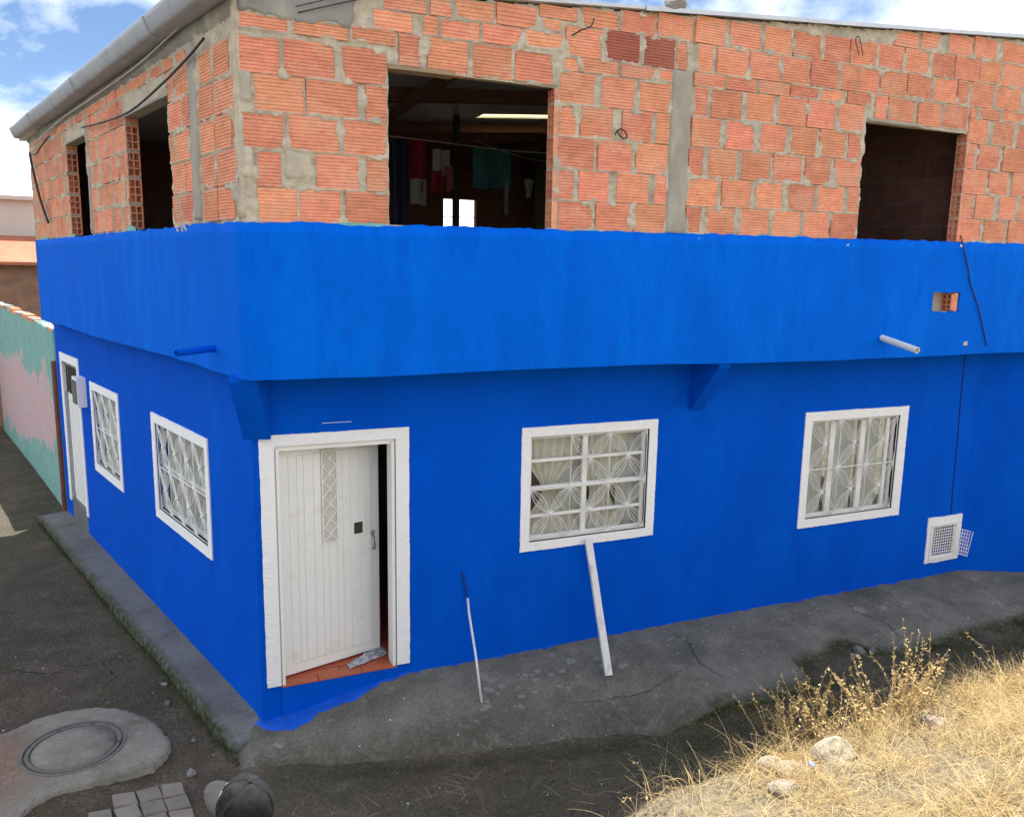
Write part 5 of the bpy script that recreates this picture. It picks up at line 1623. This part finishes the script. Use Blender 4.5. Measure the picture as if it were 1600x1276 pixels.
def crack(pts_, w, zf):
    rr_ = random.Random(len(V))
    fine = []
    for (a_, b_) in zip(pts_[:-1], pts_[1:]):
        L_ = math.dist(a_, b_); n_ = max(2, int(L_ / 0.03))
        for k in range(n_):
            t = k / n_
            fine.append((a_[0] + (b_[0] - a_[0]) * t + rr_.gauss(0, 0.008), a_[1] + (b_[1] - a_[1]) * t + rr_.gauss(0, 0.008)))
    for i, (x, y) in enumerate(fine[:-1]):
        x2, y2 = fine[i + 1]
        d_ = Vector((x2 - x, y2 - y)); nn = Vector((-d_.y, d_.x)).normalized()
        w1 = w * rr_.uniform(0.3, 1.2) * math.sin(math.pi * (i + 0.5) / len(fine)) ** 0.5
        b = len(V)
        for (qx, qy) in ((x - nn.x * w1, y - nn.y * w1), (x + nn.x * w1, y + nn.y * w1), (x2 + nn.x * w1, y2 + nn.y * w1), (x2 - nn.x * w1, y2 - nn.y * w1)):
            V.append((qx, qy, zf(qx, qy) + 0.004))
        Fc.append((b, b + 1, b + 2, b + 3))
az_ = lambda x, y: float(apron_z(x, y))
crack([(4.55, 6.45), (4.62, 6.1), (4.5, 5.8), (4.6, 5.45)], 0.004, az_)
crack([(6.9, 6.45), (6.8, 6.1), (6.95, 5.8), (6.85, 5.5)], 0.004, az_)
crack([(3.1, 5.75), (3.8, 5.62), (4.5, 5.8)], 0.0035, az_)
crack([(-1.9, 8.35), (-1.5, 8.5), (-1.15, 8.32), (-0.75, 8.45), (-0.5, 8.38)], 0.008, gz)
crack([(-2.2, 10.2), (-1.7, 10.0), (-1.4, 10.15)], 0.009, gz)
crack([(-0.75, 8.45), (-0.6, 8.0), (-0.7, 7.75)], 0.006, gz)
tag(link_mesh('cracks', np_mesh('cracks', V, Fc), mat('crack_dirt', (0.02, 0.019, 0.016), 0.95, 0.2, 30, 0)), 'dark hairline cracks in the apron and lane surface', 'crack', kind='stuff')

# ------------------------------------------------------------------ vegetation
def blades(name, roots, lens, dirs, lean, width, material, label, cat, seg=4, curl=0.6):
    """curved flat blades; arrays of roots (n,3), lengths, azimuths, initial lean from vertical"""
    n = len(lens)
    P = np.zeros((n, seg + 1, 2, 3))
    pos = np.array(roots, float)
    ang_ = np.array(lean, float)
    dx, dy = np.cos(dirs), np.sin(dirs)
    tw = rng.uniform(0, 6.28, n)
    for k in range(seg + 1):
        w = width * (1 - 0.8 * k / seg)
        px, py = -dy * np.cos(tw) , dx * np.cos(tw)
        pzv = np.sin(tw) * 0.6
        off = np.stack([px, py, pzv], -1) * w[:, None] / 2
        P[:, k, 0] = pos - off
        P[:, k, 1] = pos + off
        st_ = lens / seg
        pos = pos + np.stack([dx * np.sin(ang_) * st_, dy * np.sin(ang_) * st_, np.cos(ang_) * st_], -1)
        ang_ = ang_ + curl * rng.uniform(0.2, 1.0, n) / seg * 2
    I = np.arange(n * (seg + 1) * 2).reshape(n, seg + 1, 2)
    Q = np.stack([I[:, :-1, 0], I[:, :-1, 1], I[:, 1:, 1], I[:, 1:, 0]], -1).reshape(-1, 4)
    me = np_mesh(name, P.reshape(-1, 3), Q)
    o = link_mesh(name, me, material)
    if label: tag(o, label, cat, kind='stuff')
    return o
# matted dry grass on the bank
N_ = 95000
bx, by = rng.uniform(1.6, 9.5, N_), rng.uniform(0.8, 4.9, N_)
t = bank_edge(bx) - by
dens = sstep(t + 0.35 * (fbm(bx * 2.2, by * 2.2, 71) - 0.5), -0.02, 0.35) * sstep(bx - 0.55 * (4.4 - by) + 0.5 * (fbm(bx * 1.5, by * 1.5, 73) - 0.5), 2.0, 2.9)
dens = dens * (0.12 + 0.88 * sstep(fbm(bx * 3, by * 3, 74), 0.36, 0.56)) * (0.35 + 0.65 * sstep(bx, 3.0, 4.6))
dens = dens * np.where(by < 2.2, 0.3, 1.0)
k = rng.random(N_) < dens
bx, by = bx[k], by[k]
n = len(bx)
blades('dry_grass', np.stack([bx, by, ground_z(bx, by) - 0.01], -1), rng.uniform(0.06, 0.36, n) * (0.4 + 1.2 * fbm(bx * 2.6, by * 2.6, 77)), rng.uniform(0, 6.28, n), rng.uniform(0.3, 1.35, n), rng.uniform(0.003, 0.0062, n), M['straw'],
       'matted golden dry grass covering the sunny bank', 'grass', seg=4, curl=0.9)
n = 260
bx, by = rng.uniform(2.6, 8.0, n), rng.uniform(2.8, 4.6, n)
k = (bank_edge(bx) - by > 0.05) & (bx - 0.55 * (4.4 - by) > 2.3)
bx, by = bx[k], by[k]; n = len(bx)
blades('straw_stalks', np.stack([bx, by, ground_z(bx, by) - 0.01], -1), rng.uniform(0.3, 0.62, n), rng.uniform(0, 6.28, n), rng.uniform(0.1, 0.9, n), rng.uniform(0.004, 0.0075, n), M['straw'],
       'long loose straw stalks standing out of the dry grass', 'straw', seg=7, curl=0.8)
# sparse straw on the dirt and moss tufts on the apron edge
n = 260
bx, by = rng.uniform(0.6, 6.5, n), rng.uniform(4.3, 5.3, n)
blades('fallen_straw', np.stack([bx, by, ground_z(bx, by) + 0.01], -1), rng.uniform(0.06, 0.22, n), rng.uniform(0, 6.28, n), rng.uniform(1.2, 1.5, n), rng.uniform(0.002, 0.004, n), M['straw'], 'sparse dry straw fallen on the dirt', 'straw', seg=3, curl=0.15)
n = 9000
bx = rng.uniform(0.4, 9.0, n)
by = np.interp(bx, ex, ey) + rng.normal(-0.05, 0.055, n)
k = rng.random(n) < (0.06 + 0.9 * sstep(fbm(bx * 2.4, bx * 0, 83), 0.42, 0.62)) * np.where(bx > 4.2, 1.0, 0.45)
bx, by = bx[k], by[k]; n = len(bx)
zz = np.maximum(ground_z(bx, by), -0.5)
blades('moss_tufts', np.stack([bx, by, zz - 0.005], -1), rng.uniform(0.02, 0.075, n), rng.uniform(0, 6.28, n), rng.uniform(0.1, 0.9, n), rng.uniform(0.003, 0.006, n), M['moss'], 'dark green moss and grass along the broken apron edge', 'moss', seg=3, curl=0.6)
n = 3000
us_ = rng.uniform(-0.3, 7.5, n)
dd_ = 0.31 + 0.014 * us_ + np.abs(rng.normal(0.015, 0.03, n))
bx, by = LL.O.x + LL.U.x * us_ + LL.N.x * dd_, LL.O.y + LL.U.y * us_ + LL.N.y * dd_
blades('moss_tufts', np.stack([bx, by, ground_z(bx, by)], -1), rng.uniform(0.02, 0.06, n), rng.uniform(0, 6.28, n), rng.uniform(0.1, 0.9, n), rng.uniform(0.003, 0.006, n), M['moss'], 'dark green moss at the foot of the kerb', 'moss', seg=3, curl=0.6)
n = 1800
cx = rng.choice([5.6, 6.9, 7.4, 7.9, 8.4, 6.6, 3.9, 4.4], n)
cyv = np.interp(cx, [3.9, 4.4, 5.6, 6.6, 6.9, 7.4, 7.9, 8.4], [4.95, 4.9, 5.1, 5.05, 4.95, 5.2, 5.0, 5.1])
bx, by = cx + rng.normal(0, 0.16, n), cyv + rng.normal(0, 0.1, n)
blades('grass_tufts', np.stack([bx, by, ground_z(bx, by)], -1), rng.uniform(0.04, 0.11, n), rng.uniform(0, 6.28, n), rng.uniform(0.1, 1.0, n), rng.uniform(0.003, 0.006, n), M['moss'], 'low dark grass tufts on the shaded dirt', 'grass', seg=3, curl=0.7)

# taller dry weeds standing on the bank: each one a thing of stems and leaves
def weed(x, y, h, nst, spread, seed, label, leafy=1.0, arch=0.5, green=0.0, material='weed'):
    rr = random.Random(seed)
    z = gz(x, y)
    o = empty('dry_weed', (x, y, z))
    tag(o, label, 'weed', 'dry weeds standing along the bank')
    stm, lv, gl = MB(), MB(), MB()
    for k in range(nst):
        a = rr.uniform(0, 6.28)
        L_ = h * rr.uniform(0.55, 1.0)
        lean = rr.uniform(0.05, 0.5) * spread
        p = Vector((rr.uniform(-.06, .06) * spread * 2, rr.uniform(-.06, .06) * spread * 2, -0.02))
        pts = [p.copy()]
        n_ = 9
        for i in range(n_):
            lean += arch * rr.uniform(0.02, 0.2)
            a += rr.uniform(-0.25, 0.25)
            p = p + Vector((math.cos(a) * math.sin(lean), math.sin(a) * math.sin(lean), math.cos(lean))) * (L_ / n_)
            pts.append(p.copy())
        stm.tube(pts, 0.003, 4, radii=[0.0036 * (1 - 0.6 * i / n_) for i in range(n_ + 1)])
        for i in range(2, n_ + 1):
            for q in range(int(rr.uniform(0.8, 4.2) * leafy * (0.5 + i / n_))):
                c = pts[i].lerp(pts[i - 1], rr.random())
                d1 = Vector((rr.gauss(0, 1), rr.gauss(0, 1), rr.gauss(0.3, 0.8))).normalized()
                d2 = d1.cross(Vector((rr.gauss(0, 1), rr.gauss(0, 1), rr.gauss(0, 1)))).normalized()
                ln_, w_ = rr.uniform(0.014, 0.038), rr.uniform(0.004, 0.010)
                dst = gl if rr.random() < green else lv
                dst.add([c, c + d1 * ln_ * 0.5 + d2 * w_, c + d1 * ln_, c + d1 * ln_ * 0.5 - d2 * w_], [(0, 1, 2, 3)])
    def ch(b, nm, m_):
        if b.f:
            me = b.mesh(nm)
            link_mesh(nm, me, m_, o)
    ch(stm, 'stem', M['straw'] if material == 'straw' else M['weed'])
    ch(lv, 'leaves', M[material]); ch(gl, 'green_leaves', M['green'])
    return o
weed(4.30, 4.43, 0.62, 24, 1.0, 1, 'leafy brown weed at the left end of the weed row', 1.3, 0.3, 0.12)
weed(4.62, 4.34, 0.66, 30, 1.0, 2, 'bushy dry weed right above the mottled rock', 1.4, 0.4, 0.05)
weed(5.00, 4.26, 0.62, 30, 1.1, 3, 'dense golden weed in the middle of the weed row', 1.2, 0.5)
weed(5.34, 4.18, 0.78, 36, 1.0, 4, 'tallest bushy dry weed on the bank', 1.5, 0.35)
weed(5.50, 4.10, 0.80, 3, 1.2, 5, 'bare arching stalks over the tallest weed', 0.4, 1.3, 0, 'straw')
weed(5.75, 4.0, 0.38, 26, 1.4, 6, 'low spreading weed right of the tallest weed', 1.0, 0.6)
weed(6.25, 3.95, 0.72, 7, 1.2, 7, 'sparse pale stalks at the right edge of the photograph', 0.8, 0.8, 0, 'straw')
weed(4.06, 4.30, 0.46, 5, 1.5, 8, 'thin weed with a few yellow-green leaves left of the row', 0.7, 0.6, 0.6)
weed(3.86, 4.25, 0.38, 8, 1.5, 9, 'thin bent grass stalks beside the mottled rock', 0.3, 1.2, 0, 'straw')
weed(2.93, 4.22, 0.62, 3, 0.9, 10, 'lone tall grass stalk with a drooping seed head', 0.5, 1.1, 0, 'straw')
weed(3.15, 4.12, 0.40, 9, 1.5, 11, 'tuft of curling straw at the left tip of the bank', 0.2, 1.4, 0, 'straw')
weed(1.95, 4.42, 0.2, 6, 1.6, 12, 'small dry tuft at the bottom edge of the photograph', 0.3, 1.0, 0, 'straw')
weed(0.95, 4.85, 0.16, 8, 1.8, 13, 'flattened grey straw tuft right of the cap', 0.2, 1.2, 0, 'straw')
weed(6.6, 4.1, 0.5, 10, 1.2, 14, 'golden weed behind the pale stalks at the right', 1.2, 0.5)

# ------------------------------------------------------------------ the person in the foreground, seen from behind and above
PX, PY = 0.18, 2.69
pzv = gz(PX, PY)
HT = 1.81                        # crown of the cap
face = Vector((-0.6, 0.8, 0)).normalized()
side = Vector((face.y, -face.x, 0))       # person's right
H = HT - pzv - 0.02
def BP(r_, f_, z_):              # body point: right, forward, height
    return Vector((PX, PY, pzv)) + side * r_ + face * f_ + Vector((0, 0, z_ * H / 1.72))
joints = {
 'pelvis': (0, 0, 0.95, 0.15), 'waist': (0, 0, 1.08, 0.135), 'chest': (0, 0.0, 1.23, 0.15), 'upper': (0, -0.01, 1.34, 0.11), 'neck': (0, 0.0, 1.45, 0.055), 'headb': (0, 0.015, 1.55, 0.075), 'headt': (0, 0.01, 1.60, 0.075),
 'shR': (0.17, -0.01, 1.325, 0.07), 'elR': (0.235, -0.03, 1.12, 0.05), 'wrR': (0.245, 0.06, 0.88, 0.035), 'shL': (-0.17, -0.01, 1.325, 0.07), 'elL': (-0.235, -0.03, 1.12, 0.05), 'wrL': (-0.245, 0.06, 0.88, 0.035),
 'hpR': (0.09, 0, 0.88, 0.105), 'knR': (0.105, 0.015, 0.48, 0.065), 'anR': (0.11, -0.02, 0.09, 0.045), 'toR': (0.12, 0.15, 0.035, 0.035), 'hpL': (-0.09, 0, 0.88, 0.105), 'knL': (-0.105, 0.015, 0.48, 0.065), 'anL': (-0.11, -0.02, 0.09, 0.045), 'toL': (-0.12, 0.15, 0.035, 0.035)}
edges = [('pelvis', 'waist'), ('waist', 'chest'), ('chest', 'upper'), ('upper', 'neck'), ('neck', 'headb'), ('headb', 'headt'), ('upper', 'shR'), ('shR', 'elR'), ('elR', 'wrR'), ('upper', 'shL'), ('shL', 'elL'), ('elL', 'wrL'),
         ('pelvis', 'hpR'), ('hpR', 'knR'), ('knR', 'anR'), ('anR', 'toR'), ('pelvis', 'hpL'), ('hpL', 'knL'), ('knL', 'anL'), ('anL', 'toL')]
for s_, sg in (('R', 1), ('L', -1)):
    joints['pm' + s_] = (0.247 * sg, 0.085, 0.80, 0.03)
    edges.append(('wr' + s_, 'pm' + s_))
    for i, (fo, ln_) in enumerate(((0.115, 0.075), (0.095, 0.085), (0.075, 0.08), (0.058, 0.062))):
        a_, b_ = f'f{s_}{i}a', f'f{s_}{i}b'
        joints[a_] = (0.25 * sg, fo, 0.76, 0.0095); joints[b_] = (0.243 * sg, fo + 0.008, 0.76 - ln_, 0.008)
        edges += [('pm' + s_, a_), (a_, b_)]
    joints['t' + s_] = (0.225 * sg, 0.135, 0.80, 0.010); joints['t2' + s_] = (0.222 * sg, 0.145, 0.755, 0.009)
    edges += [('pm' + s_, 't' + s_), ('t' + s_, 't2' + s_)]
names = list(joints)
sme = bpy.data.meshes.new('person')
sme.from_pydata([BP(*joints[k][:3]) for k in names], [(names.index(a), names.index(b)) for a, b in edges], [])
tmp = bpy.data.objects.new('person_tmp', sme)
COL.objects.link(tmp)
sk_ = tmp.modifiers.new('skin', 'SKIN')
for i, k in enumerate(names):
    v = sme.skin_vertices[0].data[i]
    r_ = joints[k][3] * H / 1.72
    v.radius = (r_, r_)
    v.use_root = (k == 'pelvis')
tmp.modifiers.new('sub', 'SUBSURF').levels = 2
dg = bpy.context.evaluated_depsgraph_get()
pme = bpy.data.meshes.new_from_object(tmp.evaluated_get(dg))
bpy.data.objects.remove(tmp)
bm = bmesh.new(); bm.from_mesh(pme)
kz = H / 1.72
for (c, r_, sc) in ((BP(0, 0.02, 1.575), 0.088 * kz, (0.84, 1.0, 1.18)), (BP(0, 0.112, 1.57), 0.020, (0.7, 1.0, 1.1)), (BP(0.083, 0.01, 1.575), 0.03, (0.4, 0.7, 1)), (BP(-0.083, 0.01, 1.575), 0.03, (0.4, 0.7, 1))):
    mtx = Matrix.Translation(c) @ Matrix((side, face, Vector((0, 0, 1)))).transposed().to_4x4() @ Matrix.Diagonal((*[r_ * q for q in sc], 1))
    bmesh.ops.create_uvsphere(bm, u_segments=16, v_segments=12, radius=1, matrix=mtx)
bm.to_mesh(pme); bm.free()
pme.name = 'person'
po = link_mesh('person', pme, [M['skin'], M['jacket'], M['trousers']], smooth=True)
for p in pme.polygons:
    z = (p.center.z - pzv) / kz
    r_ = (Vector(p.center) - Vector((PX, PY, p.center.z))).dot(side)
    p.material_index = 0 if (z > 1.47 or (abs(r_) > 0.19 and z < 0.87 and z > 0.6)) else (1 if z > 0.93 or abs(r_) > 0.19 else 2)
tag(po, 'person in a black cap with a grey visor, seen from behind at the bottom edge', 'person')
bpy.context.view_layer.update()
# hair below the cap
hc = BP(0, -0.005, 1.585)
hb = MB().ball((0, 0, 0), 1, 18, 10)
hb.v = [tuple(hc + side * (v[0] * 0.081 * kz) + face * (v[1] * 0.091 * kz - 0.004) + Vector((0, 0, v[2] * 0.105 * kz))) for v in hb.v if True]
ho = hb.build('hair', M['hair'], smooth=True)
bm = bmesh.new(); bm.from_mesh(ho.data)
bmesh.ops.delete(bm, geom=[v for v in bm.verts if (v.co - hc).dot(face) > 0.045 and v.co.z < hc.z + 0.03], context='VERTS'); bm.to_mesh(ho.data); bm.free()
sub(ho, po)
# the cap
CC = Vector((PX, PY, HT - 0.118)) + face * 0.0
tilt = Matrix.Rotation(R(14), 3, side)
def CP(r_, f_, z_):
    v = side * r_ + face * f_ + Vector((0, 0, z_))
    return CC + tilt @ v
nA, nB = 72, 18
P = np.zeros((nA + 1, nB, 3))
for i in range(nA + 1):
    a = 2 * math.pi * i / nA
    for j in range(nB):
        b = (math.pi / 2) * j / (nB - 1)
        seam = 1 - 0.035 * math.exp(-((((a / (math.pi / 3)) + 0.5) % 1 - 0.5) / 0.06) ** 2) * math.cos(b) ** 0.5
        wr = 1 + 0.16 * (float(fbm(math.cos(a) * 3.2 + 5, math.sin(a) * 3.2 + b * 1.6, 15, 3)) - 0.5) * math.cos(b) ** 0.4
        rr = max(0.0, math.cos(b)) ** 0.85 * seam * wr
        frontup = 1.0 + 0.05 * max(0, math.sin(a))
        q = CP(0.091 * rr * math.cos(a), 0.103 * rr * math.sin(a), -0.035 + 0.128 * math.sin(b) ** 0.95 * frontup * (0.985 + 0.015 * wr))
        P[i, j] = q
me, _ = grid_mesh('cap', P)
cap = link_mesh('cap', me, M['cap_black'], smooth=True)
sub(cap, po)
cap.modifiers.new('thick', 'SOLIDIFY').thickness = 0.003
bpy.context.view_layer.update()
sub(MB().ball(CP(0, 0, 0.096), 0.008, 10, 6, (1, 1, 0.6)).build('cap_button', M['cap_black'], smooth=True), po)
U_, V_ = np.meshgrid(np.linspace(-1, 1, 25), np.linspace(0, 1, 9), indexing='ij')
P = np.zeros((25, 9, 3))
for i in range(25):
    for j in range(9):
        u, v = U_[i, j], V_[i, j]
        a = math.pi / 2 - u * 1.12
        r0x, r0y = 0.0915 * math.cos(a), 0.1035 * math.sin(a)
        ext = 0.082 * (1 - abs(u) ** 2.6)
        x = r0x * (1 + 0.03 * v)
        y = r0y + ext * v
        P[i, j] = CP(x, y, -0.026 - 0.020 * u * u - 0.008 * v - 0.014 * v * u * u)
me, _ = grid_mesh('cap_visor', P)
vo = sub(link_mesh('cap_visor', me, M['cap_grey'], smooth=True), po)
vo.modifiers.new('thick', 'SOLIDIFY').thickness = 0.004
sm_ = MB()
for k in range(6):
    a = math.pi / 3 * k
    for da in (-0.035, 0.035):
        pts_ = []
        for j in range(12):
            b = (math.pi / 2) * (0.04 + 0.93 * j / 11)
            rr = max(0.0, math.cos(b)) ** 0.85 * 0.985
            aa = a + da / max(0.25, math.cos(b))
            wr = 1 + 0.16 * (float(fbm(math.cos(aa) * 3.2 + 5, math.sin(aa) * 3.2 + b * 1.6, 15, 3)) - 0.5) * math.cos(b) ** 0.4
            pts_.append(CP(0.091 * rr * wr * math.cos(aa), 0.103 * rr * wr * math.sin(aa), -0.035 + 0.129 * math.sin(b) ** 0.95 * (1.0 + 0.05 * max(0, math.sin(aa)))))
        sm_.tube(pts_, 0.0013, 4)
sub(sm_.build('cap_stitching', M['cap_grey']), po)
# embroidered white strokes on the cap front
sb = MB()
def onc(a, b):
    rr = max(0.0, math.cos(b)) ** 0.85 * 1.012
    return CP(0.091 * rr * math.cos(a), 0.103 * rr * math.sin(a), -0.035 + 0.129 * math.sin(b) ** 0.95 * (1 + 0.05 * max(0, math.sin(a))))
for k in range(9):
    a0 = R(128 - k * 9)
    z0_, z1_ = 0.28 + 0.02 * (k % 2), 0.52 - 0.05 * (k % 3)
    zig = [(a0, z0_), (a0 - R(2.5), z1_), (a0 - R(4.5), z0_ + 0.05), (a0 - R(6), z1_ - 0.06)]
    sb.tube([onc(*q) for q in zig], 0.0024, 5)
for k in range(4):
    a0 = R(62 - k * 9)
    sb.tube([onc(a0, 0.55), onc(a0 - R(3), 0.72), onc(a0 - R(6), 0.58)], 0.003, 5)
sub(sb.build('cap_embroidery', M['stitch']), po)
